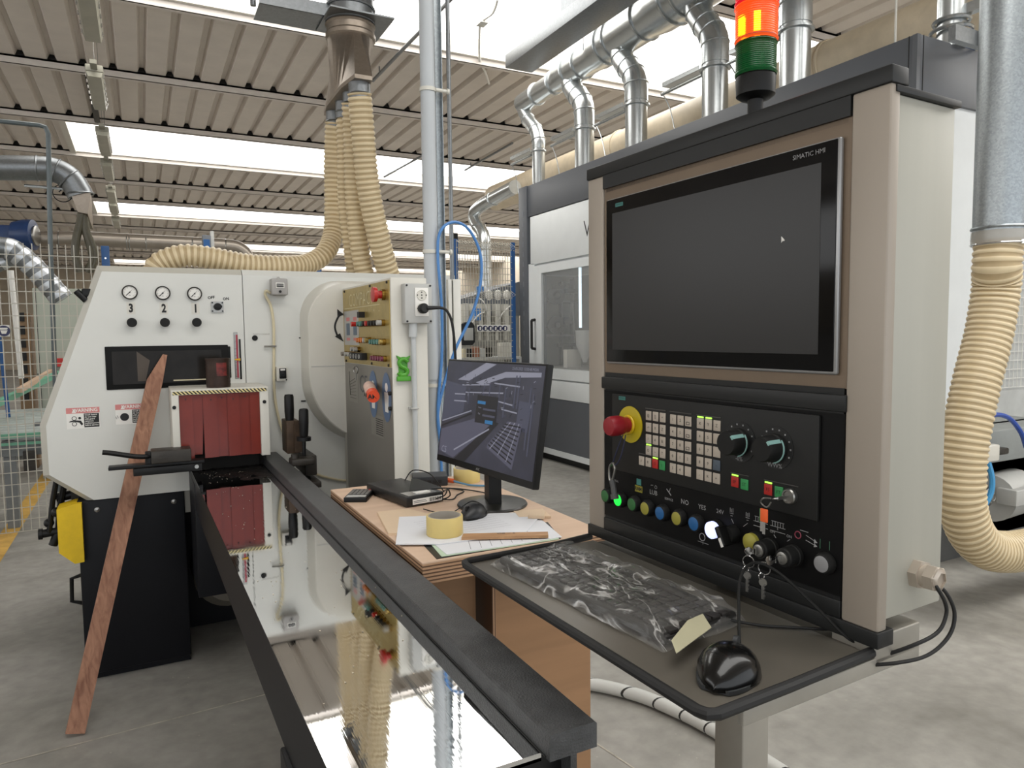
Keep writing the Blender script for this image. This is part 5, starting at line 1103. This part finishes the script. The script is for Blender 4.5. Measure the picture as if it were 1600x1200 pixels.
MB().lathe([(.11, .10), (.105, .08), (.10, -.06), (.02, -.26)], ay(914, 530, 6.7), n=20).build('cone_hopper', m_grey, wm)
q = MB(); ib(q, 886, 546, 908, 576, 6.9); q.build('interior_box', m_white2, wm)
MB().box(XW0-.008, XW0+.02, YW0+.05, 7.58, .745, .952, .003).build('lower_white_band', m_wm, wm)
MB().box(XW0-.004, XW0+.02, YW0+.05, 7.58, .15, .74).build('lower_grey_panel', m_slate, wm)
MB().box(XW0-.012, XW0+.02, YW0+.05, 7.6, .085, .15).build('base_strip', m_wm, wm)
MB().box(XW0+.06, XW1, YW0+.1, 7.5, 0, .1).build('plinth', m_ink, wm)
# ducts on the roof of the machine
md = thing('main_duct', 'big tapering galvanised duct rising along the hall above the white machine', 'duct', (4.6, 6, 4.5))
segs = [(8.45, .125, 4.52), (7.55, .13, 4.54), (7.45, .165, 4.555), (6.75, .17, 4.57), (6.65, .205, 4.59), (5.75, .21, 4.62), (5.6, .25, 4.64), (2.0, .27, 4.72), (.5, .27, 4.76)]
b = MB(); b.tube([(4.6, y, z) for y, r, z in segs], .2, 32, rad=None)
b = MB(); b.loft([[(4.6+r*math.cos(a), y, z+r*math.sin(a)) for a in [2*PI*k/32 for k in range(32)]] for y, r, z in segs])
b.build('duct_run', m_galv, md)
for y, r, z in ((7.62, .133, 4.54), (7.25, .168, 4.56), (7.0, .17, 4.565), (6.5, .208, 4.595), (6.35, .208, 4.60), (5.85, .212, 4.62), (5.4, .255, 4.645), (5.25, .255, 4.65), (8.05, .13, 4.53)): MB().torus((4.6, y, z), r+.003, .012, (0, 1, 0), 32, 6).build('duct_collar', m_galv, md)
drops = [(8.03, .085, 8.42, True), (6.97, .115, 7.28, 0), (6.01, .118, 6.30, 0), (4.88, .118, 5.15, 0), (4.01, .12, 4.25, 0), (2.80, .085, 2.95, 0)]
wh = ['farthest galvanised drop pipe onto the white machine, at the end elbow of the main duct', 'second galvanised drop pipe from the far end of the main duct', 'galvanised drop pipe in the middle of the main duct, left of the signal tower base', 'galvanised drop pipe immediately left of the signal tower', 'galvanised drop pipe immediately right of the signal tower', 'galvanised drop pipe at the right end of the white machine roof']
for (y, r, yt, first), lab in zip(drops, wh):
    d_ = thing('drop_pipe', lab, 'duct', (4.6, y, ZW), 0, 'drop pipes onto the white machine')
    if first: path = [(4.6, 8.40, 4.52), (4.6, 8.42, 4.45), (4.6, 8.30, 4.28), (4.6, 8.10, 4.10), (4.6, 8.03, 3.95), (4.6, 8.03, 3.85)]
    else: path = [(4.6, yt, 4.5), (4.6, yt-.08, 4.33), (4.6, y+.08, 4.18), (4.6, y+.01, 4.06), (4.6, y, 3.85)]
    MB().tube(path, r*1.02, 26, 5).build('elbow', m_galv, d_)
    q = MB()
    for k in range(1, 5): 
        p_ = spline([Vector(v) for v in path], 5); i_ = int(len(p_)*k/5); t_ = (p_[i_]-p_[i_-1]).normalized(); q.torus(p_[i_], r*1.03, .007, t_, 26, 5)
    q.build('elbow_seams', m_galv, d_)
    pipe(MB(), (4.6, y, 3.86), (4.6, y, ZW-.01), r*.96, ()).build('pipe', m_galv, d_)
    MB().lathe([(r, 3.80), (r+.02, 3.805), (r+.02, 3.82), (r, 3.825)], (4.6, y, 0), n=26).build('flange', m_galv, d_)
    if y != 2.80: MB().box(4.52, 4.68, y+r, y+.62, 3.83, 3.836).box(4.515, 4.522, y+r, y+.62, 3.83, 3.87).cyl((4.56, y+.12, 3.79), (4.56, y+.68, 3.785), .016, 12).tube([(4.56, y+.66, 3.78), (4.56, y+.55, 3.6), (4.56, y+.45, ZW)], .006, 6, 4).build('blast_gate', m_galv, d_)
    else: MB().torus((4.6, y, 3.42), r+.015, .012, (0, 0, 1), 26, 6).torus((4.6, y, 3.36), r+.03, .012, (0, 0, 1), 26, 6).box(4.6, 4.66, y-.5, y-.06, 3.44, 3.50).build('hose_clamp', m_galv, d_)
bd = thing('beige_duct', 'large beige pipe lying along the hall behind the white machine roof', 'duct', (5.5, 5, 3.9))
pipe(MB(), (5.45, 1.5, 3.80), (5.45, 11, 3.80), .21, (.3, .305, .62)).build('pipe', mat('beige_duct_paint', 'd9c9ae', .5), bd)
rd = MB().box(3.54, 3.86, 2.6, 6.87, 4.30, 4.435, .004).box(3.60, 3.80, 5.55, 5.85, 4.435, 5.0).build('cable_duct', m_dgalv)
tag(rd, 'flat rectangular grey metal duct hanging above the main pipe', 'duct')
for y in (6.0,): tag(MB().cyl((3.95, y, 4.25), (3.95, y, 5.05), .004, 6).build('hanger_rod', m_dgalv), 'thin steel hanger rod beside the rectangular duct', 'hanger')
# far elbow duct left of the white machine
fd = thing('far_duct', 'galvanised elbow duct beyond the blue fence, left of the white machine', 'duct', (4.5, 9.6, 2))
MB().tube([ax(805, 292, 4.6), ax(775, 308, 4.6), ax(752, 322, 4.6), ax(741, 334, 4.6), ax(744, 350, 4.6), ax(753, 362, 4.6), ax(757, 380, 4.6), ax(758, 420, 4.6), ax(760, 470, 4.6), (4.6, ax(760, 470, 4.6).y, 0)], .095, 22, 5).build('pipe', m_galv, fd)
for (x, y) in ((770, 311), (748, 352), (757, 392)): 
    c_ = ax(x, y, 4.6); MB().torus(c_, .1, .01, (0, 1, -.4) if x > 765 else (0, .1, 1), 22, 5).build('joint_ring', m_galv, fd)
# big pipe with cream hose at the right edge
PXc, PYc = 3.905, 2.1
bp_ = thing('vertical_duct', 'big spangled galvanised pipe at the right edge of the view', 'duct', (PXc, PYc, 1.9))
pipe(MB(), (PXc, PYc, 1.945), (PXc, PYc, 5.0), .118, (.02,), 36).build('pipe', m_spangle, bp_)
MB().cyl((4.215, 2.35, 1.3), (4.185, 2.35, 5.0), .024, 12).build('side_conduit', m_galv, bp_)
for z in (1.6, 2.3, 2.82): MB().torus((4.205, 2.35, z), .028, .006, (0, 0, 1), 14, 5).build('conduit_clip', m_galv, bp_)
MB().box(3.95, 4.75, 2.38, 2.42, 3.05, 3.13).build('bracket_arm', m_dgalv, bp_)
ch_ = thing('extraction_hose', 'long cream ribbed hose hanging from the big pipe at the right edge', 'hose', (3.7, 2.1, 1))
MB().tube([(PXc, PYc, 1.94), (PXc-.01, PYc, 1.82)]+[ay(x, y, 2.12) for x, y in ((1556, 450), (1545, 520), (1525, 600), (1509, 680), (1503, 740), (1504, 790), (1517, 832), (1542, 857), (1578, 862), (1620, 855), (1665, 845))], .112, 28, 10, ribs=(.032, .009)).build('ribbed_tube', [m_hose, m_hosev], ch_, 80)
MB().lathe([(.122, -.03), (.124, 0), (.122, .04)], (PXc, PYc, 1.95), n=32).build('clear_cuff', mat('clear_cuff', 'b9b4aa', .2, alpha=.6), ch_)
MB().torus((PXc, PYc, 1.925), .124, .004, (0, 0, 1), 32, 6).box(PXc-.03, PXc+.01, PYc-.135, PYc-.122, 1.915, 1.935).build('band_clip', m_chrome, ch_)
# floor conduit
fh = MB().tube([(1.2, 2.6, .03), (1.45, 2.50, .03), (1.60, 2.416, .03), (1.72, 2.25, .03), (1.78, 2.08, .03), (1.81, 1.93, .03), (1.83, 1.7, .03), (1.84, 1.3, .03)], .026, 16, 10)
m_wrap = band_mat('white_spiral_wrap', '2a2a28', 'c9c9c4', (.35, 1, 0), .10, .07, .35)
tag(fh.build('floor_hose', m_wrap), 'thick white wrapped hose with dark rings lying on the floor under the tray', 'hose')

# small things under the roof
wc = MB().tube([(3.53, 7.008, 5.06), (3.615, 7.304, 5.05), (3.603, 7.581, 5.05), (3.77, 7.991, 5.05), (4.074, 8.626, 5.05), (4.299, 8.945, 5.05), (4.562, 9.371, 5.06)], .016, 8, 5).box(3.56, 3.66, 7.5, 7.64, 5.02, 5.08, .005)
tag(wc.build('ceiling_cable', m_paper), 'white cable with a small junction box crossing the nearest skylight', 'cable')
for p, q_, lab in (((2.93, 9.6, 4.93), (2.97, 6.9, 4.93), 'thin steel brace crossing the nearest skylight right of the funnel'), ((4.84, 15.2, 4.93), (5.0, 12.2, 4.93), 'thin steel brace under the roof right of the cream hoses'), ((6.18, 13.9, 4.93), (6.1, 11.6, 4.93), 'dark steel brace under the roof left of the drop pipes')):
    tag(MB().cyl(p, q_, .022, 8).cyl((p[0], p[1]-.3, p[2]), (p[0], p[1]-.3, 5.02), .01, 6).build('roof_brace', m_dgalv), lab, 'brace')
tag(MB().box(-2.6, -2.5, 11.3, 13.7, 5.0, 5.06).box(-.52, -.44, 11.3, 13.65, 5.01, 5.05).build('roof_conduit', m_iron), 'dark conduit fixed under the roof sheets left of the strip lights', 'conduit')
hx = ax(1398, 92, 4.3)
tag(MB().cyl((hx.x, hx.y, ZW-.005), (hx.x, hx.y, 5.05), .007, 8).build('hanger_rod', m_white2), 'thin pale rod rising to the roof from the corner of the white machine', 'hanger')
tag(MB().tube([ay(1566, -30, 2.5), ay(1560, 20, 2.5), ay(1552, 50, 2.55), ay(1540, 72, 2.7), (4.72, 2.80, ZW+.01)], .012, 8, 6).build('air_hose', mat('navy_blue_hose', '24447c', .4)), 'dark blue hose dropping onto the roof right end of the white machine', 'hose')
# ================================================================ FENCES AND BACKGROUND
m_wire = mat('grey_fence_wire', 'c2beb2', .45, metal=.1); m_bluepost = mat('blue_post_paint', '1f5590', .4)
def fence(name, lab, X0, X1, Y, z0, z1, px_, pz_, w=.0028, bends=()):
    f = thing(name, lab, 'fence', ((X0+X1)/2, Y, 0)); b = MB(); x = X0
    while x <= X1: b.box(x-w, x+w, Y-w, Y+w, z0, z1); x += px_
    z = z0
    while z <= z1+.001: b.box(X0, X1, Y-w-.002, Y-w, z-w, z+w); z += pz_
    b.build('wire_mesh', m_wire, f); return f
def post(f, x, y, z, w=.022, cap=False):
    p = MB().box(x-w, x+w, y-.02+.03, y+.02+.03, 0, z, .003).build('post', m_bluepost, f)
    MB().cyl((x, y+.009, z-.09), (x, y+.002, z-.09), .007, 10).build('post_bolt', m_chrome, p)
    if cap: MB().box(x-w, x+w, y+.01, y+.05, z, z+.06).build('post_cap', m_ink, p)
fl_ = fence('mesh_fence', 'grey wire mesh safety fence with blue posts at far left beside the planer', -3.2, -.245, 6.0, .14, 2.165, .05, .0845)
post(fl_, -.205, 6.0, 2.17, .026); post(fl_, 1.33, 6.0, 2.16, .026); post(fl_, -2.9, 6.0, 2.17, .026)
fc = fence('mesh_fence', 'wire mesh fence between two blue posts, seen above the monitor', 3.0, 3.66, 7.0, .1, 2.50, .032, .066, .0026)
post(fc, 3.0, 7.0, 2.505, .022, True); post(fc, 3.685, 7.0, 2.50, .022)
b = MB(); 
for k in range(21): 
    for z in (2.44, 1.92): b.tube([(3.0+k*.032, 7.0, z+.05), (3.03+k*.032, 6.94, z), (3.0+k*.032, 7.0, z-.03)], .003, 4)
b.build('folded_stiffener', m_wire, fc)
# round signs strip on the centre fence
ss = thing('sign_strip', 'strip of six small round blue safety signs on the fence above the monitor', 'sign', (3.35, 6.95, 1.5))
p0, p1 = ay(745, 513, 6.97), ay(797, 513, 6.97)
MB().box(p0.x, p1.x, 6.965, 6.97, p0.z-.035, p0.z+.035, .002).build('backing', m_paper, ss)
for i, x in enumerate((750, 758.2, 766, 774, 781.5, 789)):
    c_ = ay(x, 513.0, 6.964); MB().cyl(c_, c_+Vector((0, -.003, 0)), .029, 20).build('blue_disc', mat('safety_sign_blue', '1f2350', .4), ss)
    MB().cyl(c_+Vector((.003, -.003, .006)), c_+Vector((.003, -.005, .006)), .011, 10).box(c_.x-.008, c_.x+.012, c_.y-.005, c_.y-.003, c_.z-.018, c_.z-.002).build('sign_pictogram', m_paper, ss)
# pneumatic rack behind the centre fence
pr = thing('valve_rack', 'grey machine cover with a row of white air regulators behind the centre fence', 'machine', (3.6, 8.0, 0))
a_, b_ = ay(718, 468, 7.9), ay(812, 440, 7.9)
MB().add([(a_.x, 7.9, a_.z), (b_.x, 7.9, b_.z), (b_.x, 7.9, 1.72), (a_.x, 7.9, 1.72), (a_.x, 8.6, a_.z), (b_.x, 8.6, b_.z), (b_.x, 8.6, 1.72), (a_.x, 8.6, 1.72)], [(0, 1, 2, 3), (7, 6, 5, 4), (0, 4, 5, 1), (1, 5, 6, 2), (2, 6, 7, 3), (3, 7, 4, 0)]).build('sloped_cover', m_slate2, pr)
MB().box(a_.x, b_.x, 7.92, 8.6, .9, 1.72).box(a_.x, b_.x+.0, 7.9, 8.5, .55, .9).build('cabinet', mat('pale_grey_cabinet', 'a5a39b', .5, var=.15, scale=5), pr)
for x in (727, 738, 750, 762.5, 777, 791):
    c_ = ay(x, 480, 7.8); MB().box(c_.x-.03, c_.x+.03, 7.78, 7.9, 1.52, 1.86, .006).lathe([(.02, 0), (.02, .10)], (c_.x, 7.82, 1.42), n=10).build('air_regulator', m_white2, pr)
for x in (764, 778, 792): c_ = ay(x, 461, 7.8); MB().ball(c_, .05, 8, (1, .5, 1.3)).build('white_knob', m_paper, pr)
for tq in (((747, 465), (756, 472), (762, 490)), ((738, 505), (748, 492), (757, 488)), ((780, 500), (785, 490), (797, 478))): MB().tube([ay(*tq[0], 7.75), ay(*tq[1], 7.7), ay(*tq[2], 7.75)], .008, 6, 4).build('white_tube', m_paper, pr)
MB().box(*sum([[ay(741, 490, 7.76).x, ay(749, 490, 7.76).x], [7.72, 7.78], [1.66, 1.80]], [])).box(ay(748, 460, 7.7).x, ay(756, 460, 7.7).x, 7.7, 7.78, 2.0, 2.06).build('blue_valve', mat('mid_blue_plastic', '3d7fc4', .4), pr)
bs = thing('black_terminal', 'black-framed grey terminal hanging behind the blue hose', 'terminal', (3.1, 6.9, 1.5))
c0_, c1_ = ay(722, 505, 6.97), ay(741, 539, 6.97)
MB().prism([(c0_.x, c0_.z-.01), (c0_.x+.03, c0_.z+.01), (c1_.x-.03, c0_.z+.01), (c1_.x, c0_.z-.03), (c1_.x, c1_.z+.03), (c1_.x-.03, c1_.z), (c0_.x, c1_.z)], 1, 6.95, 6.995).build('frame', m_ink, bs)
MB().box(c0_.x+.01, c1_.x-.02, 6.946, 6.95, c1_.z+.05, c0_.z-.05, .002).build('face', m_grey, bs)
shf = thing('parts_shelf', 'low shelf with small boxes and metal parts behind the fence, just above the monitor', 'shelf', (3.4, 7.4, 0))
for z in (.9, 1.2): MB().box(3.13, 3.90, 7.3, 7.7, z, z+.03).build('shelf_board', m_grey, shf)
for x in (3.1, 3.90): MB().box(x, x+.03, 7.3, 7.7, 0, 1.23).build('upright', m_grey, shf)
rnd = random.Random(3); 
for i, (x0, x1, z, c_) in enumerate(((723, 727, .10, m_cream), (734, 737, .1, m_navy), (741, 748, .12, mat('terracotta_box', 'a06a50', .6)), (750, 758, .1, m_grey), (760, 768, .12, m_iron), (783, 799, .16, m_white2))):
    p_ = ay(x0, 560, 7.4); q_ = ay(x1, 560, 7.4)
    tag(MB().box(p_.x, q_.x, 7.38, 7.5, 1.232, 1.232+z, .004).build('parts_box', c_), ('cream', 'dark blue', 'terracotta', 'grey', 'dark metal', 'white')[i]+' small box on the shelf behind the fence', 'box', 'boxes on the shelf behind the fence')
# ---- left background
cv_ = thing('roller_conveyor', 'green-edged roller conveyor behind the mesh fence at far left', 'conveyor', (-1.4, 8.5, 0))
m_cgreen = mat('mint_green_paint', '6fae92', .45); m_cgrey = mat('conveyor_grey', '7d8182', .5, metal=.2)
MB().add([ay(-60, 655, 7.2), ay(90, 578, 9.5), ay(90, 586, 9.5), ay(-60, 672, 7.2)], [(0, 1, 2, 3)])
g0, g1_ = ay(-80, 668, 6.6), ay(92, 583, 8.8)
MB().tube([g0, g1_], .035, 4).build('green_side_rail', m_cgreen, cv_)
MB().box(-3.6, -.60, 6.62, 6.66, .735, .765).box(-3.6, -.60, 6.60, 6.62, .68, .70).build('green_cross_beam', m_cgreen, cv_)
q = MB()
for k in range(11): q.cyl((-3.6, 6.75+k*.2, .76), (-.62, 6.75+k*.2, .76), .022, 8)
q.build('rollers', mat('pale_roller_steel', 'c4ccc8', .35, metal=.4), cv_)
MB().box(-3.6, -.7, 6.72, 6.8, .58, .70).box(-3.6, -.7, 8.8, 8.9, .58, .70).box(-1.0, -.92, 6.75, 6.83, 0, .7).box(-2.2, -2.12, 6.75, 6.83, 0, .7).box(-.8, -.72, 8.8, 8.9, 0, .7).build('frame', m_cgrey, cv_)
q = MB().box(-1.9, -.75, 7.15, 7.3, .60, .66).cyl((-1.0, 7.1, .52), (-.75, 7.1, .62), .06).box(-.82, -.66, 7.05, 7.15, .72, .80); q.build('pneumatic_parts', m_cgrey, cv_)
MB().box(-.74, -.60, 6.66, 6.70, .58, .67, .01).box(-.86, -.78, 6.66, 6.7, .46, .62).build('valve_block', m_iron, cv_)
tag(MB().tube([ay(30, 610, 7.5), ay(80, 580, 9.0)], .03, 4).build('timber_batten', m_ply), 'pale timber batten lying on the conveyor rail at far left', 'wood')
mg = thing('grey_machine', 'pale grey-green cabinet of a machine behind the mesh fence at far left', 'machine', (-.8, 9.2, 0))
a_ = ay(50, 450, 9.0); b_ = ay(200, 450, 9.0)
MB().box(a_.x, b_.x, 9.0, 10.0, 0, a_.z, .004).build('cabinet', mat('grey_green_panel', 'a4a99c', .5, var=.04), mg)
MB().box(a_.x+.02, a_.x+.03, 8.996, 9.0, 0, a_.z).box(a_.x, b_.x, 8.994, 9.0, 1.12, 1.13).build('panel_gap', m_ink, mg)
MB().box(a_.x+.14, b_.x, 8.99, 9.0, .9, 1.12).build('lower_panel', m_white2, mg)
r0_ = ay(83, 560, 8.95); MB().box(r0_.x, r0_.x+.14, 8.95, 9.0, r0_.z-.09, r0_.z).build('red_box', m_redk, mg)
wp = ay(28, 500, 7.6)
tag(MB().cyl((wp.x, 7.6, 1.15), (wp.x-.03, 7.6, 2.1), .022, 12).build('white_post', m_paper), 'white vertical pipe behind the mesh fence at far left', 'pipe')
sg = thing('safety_sign', 'white sign with a round dark blue symbol fixed to the mesh at the left edge', 'sign', (-.8, 5.96, 1.5))
a_, b_ = ay(-6, 508, 5.98), ay(16, 526, 5.98)
MB().box(a_.x, b_.x, 5.975, 5.98, b_.z, a_.z, .002).build('plate', m_paper, sg)
c_ = ay(6, 517, 5.974); MB().cyl(c_, c_+Vector((0, -.003, 0)), .037, 24).build('blue_disc', mat('safety_sign_blue', '1f2350'), sg)
MB().prism([(c_.x-.02, c_.z+.004), (c_.x+.022, c_.z+.004), (c_.x+.012, c_.z-.02), (c_.x-.012, c_.z-.02)], 1, c_.y-.005, c_.y-.003).prism([(c_.x-.024, c_.z+.022), (c_.x+.024, c_.z+.022), (c_.x+.02, c_.z+.008), (c_.x-.02, c_.z+.008)], 1, c_.y-.005, c_.y-.003).build('sign_pictogram', m_paper, sg)
bpz = ay(4, 500, 6.6); tag(MB().cyl((bpz.x, 6.6, .9), (bpz.x-.05, 6.6, 2.0), .014, 10).build('blue_pole', m_bluepost), 'thin blue pole behind the mesh at the left edge', 'pole')
rk = thing('brown_rack', 'tall brown rack with dark slots behind the mesh fence at far left', 'rack', (-1.5, 10, 0))
a_ = ay(24, 490, 9.8); b_ = ay(46, 490, 9.8)
MB().box(a_.x, b_.x, 9.8, 10.1, 0, a_.z).build('cabinet', mat('tan_rack', '8f7355', .6, var=.25, scale=6), rk)
for k in range(7): MB().box(a_.x+.03, b_.x-.05, 9.79, 9.8, .8+k*.15, .9+k*.15).build('slot', m_ink, rk)
# horizontal beige duct with blue fan
hz = thing('horizontal_duct', 'long beige-grey horizontal duct behind the planer with an elbow at its right end', 'duct', (0, 11, 2.8))
pts = [ay(40, 374, 11), ay(120, 373, 11), ay(200, 376.5, 11), ay(300, 381, 11), ay(358, 384.5, 11), ay(376, 390, 11), ay(386, 402, 11), ay(388, 425, 11)]
MB().tube(pts, .098, 22, 6).build('pipe', mat('warm_grey_duct', '9a9186', .35, metal=.6, var=.08), hz)
for x in (92, 198, 202, 228, 300, 352): MB().torus(ay(x, 374.5+(x-120)*.043 if x > 120 else 373.5, 11), .1, .008, (1, 0, 0), 22, 5).build('joint_ring', m_steel, hz)
bf = thing('blue_fan', 'dark blue extraction fan housing at the left end of the horizontal duct', 'fan', ay(45, 370, 10.8))
c_ = ay(42, 367, 10.8)
MB().lathe([(.06, -.16), (.16, -.14), (.19, -.02), (.19, .08), (.12, .10)], c_, (1, -.25, 0), 20).box(c_.x-.32, c_.x-.05, 10.7, 10.95, c_.z-.13, c_.z+.10, .03).build('housing', mat('fan_blue', '1c3763', .4), bf)
MB().lathe([(.125, 0), (.125, .02), (.10, .03)], c_+Vector((.09, -.03, -.01)), (1, -.25, 0), 20).build('ring_flange', m_steel, bf)
ld = thing('elbow_duct', 'grey elbow duct above the left mesh fence with a funnel and dark hoses', 'duct', (-.5, 7, 2.8))
P_ = lambda x, y: ay(x, y, 7)
MB().tube([P_(-150, 252), P_(-60, 259), P_(0, 262), P_(58, 263), P_(85, 266), P_(108, 278), P_(122, 298), P_(126, 306)], .098, 24, 5).build('pipe', m_dgalv, ld)
for x, y, d in ((58, 263, (1, 0, 0)), (88, 267, (1, 0, -.4)), (108, 280, (1, 0, -1)), (125, 303, (.1, 0, -1))): MB().torus(P_(x, y), .10, .007, d, 24, 5).build('elbow_seam', m_dgalv, ld)
a_ = P_(127, 303); b_ = P_(129, 335)
MB().loft([[(a_.x+.07*i, 7+.07*j, a_.z) for i, j in ((-1, -1), (1, -1), (1, 1), (-1, 1))], [(a_.x+.07*i, 7+.07*j, a_.z-.02) for i, j in ((-1, -1), (1, -1), (1, 1), (-1, 1))], [(b_.x-.03, 6.95, b_.z+.01), (b_.x+.04, 6.95, b_.z), (b_.x+.06, 7.25, b_.z-.09), (b_.x+.0, 7.25, b_.z-.08)]]).build('funnel', m_bgalv, ld)
m_dh = mat('dark_olive_hose', '55503f', .4, var=.2, scale=20)
for pp, r in (([(128, 332), (125, 350), (119, 375), (118, 400), (125, 425)], .032), ([(131, 336), (133, 360), (140, 385), (144, 405), (135, 425)], .026), ([(133, 340), (137, 362), (146, 385), (149, 405), (142, 425)], .022)): MB().tube([P_(*p) for p in pp], r, 12, 6).build('dark_hose', m_dh, ld)
MB().tube([P_(38, 290), P_(75, 293), P_(127, 298)], .012, 6).tube([P_(58, 258), P_(88, 256)], .008, 6).build('gate_lever', m_galv, ld)
MB().torus(P_(98, 302), .07, .004, (0, 1, 0), 24, 5).tube([P_(70, 268), P_(80, 250), P_(95, 262), P_(105, 285), P_(92, 300)], .005, 6, 5).build('looped_cable', m_ink, ld)
tag(MB().tube([(-.655, 6.8, 0), (-.61, 6.8, 2.3), (-.583, 6.8, 3.12), (-.60, 6.8, 3.17), (-.64, 6.8, 3.18), (-1.6, 6.8, 3.18)], .018, 12).build('support_pole', mat('blue_grey_pole', '626a6c', .4, metal=.4)), 'slim blue-grey pipe rising past the elbow duct at far left', 'pipe')
fx = MB().tube([ay(x, y, 8.0) for x, y in ((-30, 385), (12, 388), (30, 398), (55, 420), (80, 448), (100, 470))], .10, 18, 8, ribs=(.11, .004)).tube([ay(x, y, 8.2) for x, y in ((-30, 425), (15, 405), (40, 390))], .07, 14, 6, ribs=(.10, .004))
tag(fx.build('flexible_duct', [galv_mat('aluminium_foil_duct', 'd4d8dc', .4, 60, .03), m_dgalv], angle=80), 'shiny flexible metal duct sloping down behind the mesh fence at far left', 'duct')
cp = thing('ceiling_cable_reel', 'small grey socket block hanging above the planer', 'socket block', ay(325, 385, 9))
a_, b_ = ay(316, 367, 9), ay(336, 405, 9)
MB().box(a_.x, b_.x-.03, 9, 9.1, b_.z, a_.z, .005).build('case', m_slate2, cp)
MB().box(b_.x-.04, b_.x, 9, 9.12, b_.z-.02, a_.z+.05, .005).build('side_plate', m_grey, cp)
MB().box(a_.x+.01, b_.x-.05, 8.99, 9, a_.z-.18, a_.z-.05).build('socket_row', m_bluepost, cp)
# hanging strip lights in a row
m_lt = mat('strip_light_body', '8f8c7e', .45, var=.08); m_ltd = mat('strip_light_diffuser', 'a8a595', .3)
lights = [(-.268, 7.0), (-.308, 9.2), (-.34, 11.6), (-.36, 13.5), (-.38, 15.76), (-.39, 17.3), (-.40, 19.4)]
proto = None
for i, (x, y) in enumerate(lights):
    c_ = Vector((x, y, 4.2))
    if proto is None:
        proto = thing('strip_light', '', 'ceiling light', (0, 0, 0), 0, 'row of hanging strip lights')
        MB().box(-.08, .08, -.62, .62, .02, .09, .01).box(-.03, .03, -.8, -.62, .04, .08).build('body', m_lt, proto)
        MB().prism([(-.075, .02), (-.06, -.03), (.06, -.03), (.075, .02)], 1, -.61, .61).build('diffuser', m_ltd, proto)
        for s in (-1, 1):
            for k in range(6): MB().box(s*.081-.006, s*.081+.006, -.5+k*.2-.012, -.5+k*.2+.012, .0, .03).build('clip', m_chrome, proto)
        for s in (-.5, .5): MB().cyl((0, s, .08), (0, s, .91), .003, 6).build('hanger', m_steel, proto)
        o = proto
    else: o = copy_tree(proto)
    o.location = c_
    o['label'] = ['nearest hanging strip light, cut by the top edge', 'second nearest hanging strip light in the row', 'strip light hanging in front of the wide skylight', 'fourth strip light of the row, just past the wide skylight', 'fifth strip light of the row, above the elbow duct', 'sixth strip light of the row, right of the grey funnel', 'farthest strip light of the row'][i]
# right background machine with motor
em = thing('edge_machine', 'grey machine with motor and mesh door at the right edge behind the cream hose', 'machine', (5.2, 3, 0))
MB().box(4.95, 7.5, 3.35, 4.6, .05, 3.3, .004).build('enclosure', mat('mid_grey_panel', 'b9bbb9', .5), em)
b = MB(); 
for k in range(30): b.box(5.05+k*.06, 5.053+k*.06, 3.335, 3.34, 1.0, 2.9)
for k in range(26): b.box(5.05, 6.9, 3.333, 3.337, 1.0+k*.075, 1.004+k*.075)
b.build('mesh_door', m_paper, em)
MB().box(5.15, 5.9, 3.33, 3.345, .95, 1.75).build('door_panel', mat('dim_grey_door', '9a9b9a', .5), em)
MB().box(4.35, 5.6, 2.50, 2.745, .66, .86, .006).box(4.95, 5.6, 2.70, 3.4, .10, .86).build('bed_beam', mat('machine_bed_grey', '8b8f8d', .45), em)
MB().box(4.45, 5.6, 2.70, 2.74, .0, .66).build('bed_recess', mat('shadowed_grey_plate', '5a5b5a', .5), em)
MB().lathe([(.15, 0), (.15, .35), (.11, .40)], (4.75, 2.55, .42), (1, .1, 0), 24).box(4.72, 4.95, 2.38, 2.5, .40, .50, .006).build('motor', m_grey, em)
q = MB()
for k in range(12): q.torus((4.95+k*.022, 2.56, .44), .098, .004, (1, .1, 0), 20, 4)
q.build('cooling_fins', m_grey, em)
MB().lathe([(.06, 0), (.06, .05), (.04, .06), (.02, .06)], (4.56, 2.5, .47), (0, -1, 0), 8).torus((4.56, 2.43, .47), .022, .004, (0, 1, 0), 14, 5).build('gear_hub', m_steel, em)
MB().box(4.42, 4.56, 2.40, 2.50, .70, .80, .01).build('terminal_box', m_white2, em)
MB().box(4.56, 4.70, 2.42, 2.50, .725, .765, .01).build('multi_plug', m_iron, em)
tag(MB().tube([(4.36, 2.38, .985), (4.5, 2.38, .985), (4.62, 2.38, .95), (4.74, 2.38, .86), (4.84, 2.4, .76)], .014, 8, 5).build('air_line', mat('royal_blue_line', '2a4fa8', .35)), 'royal blue air line with brass fitting at the right edge', 'hose')
tag(MB().tube([(4.44, 2.40, .70), (4.45, 2.38, .60), (4.43, 2.38, .5), (4.36, 2.4, .40)], .016, 8, 5).build('air_line', mat('sky_blue_line', '3f93c8', .35)), 'light blue air line curving down beside the cream hose at the right', 'hose')
tag(MB().lathe([(.02, 0), (.015, .02), (.02, .03), (.015, .06), (.02, .08), (.014, .12)], (4.26, 2.38, .99), (1, 0, -.03), 10).build('brass_fitting', m_brass), 'brass hose fitting right of the cream hose', 'fitting')
tag(MB().box(5.0, 5.15, 1.3, 3.3, 0, .10).build('floor_rail', m_ink), 'dark rail on the floor at the right edge', 'rail')
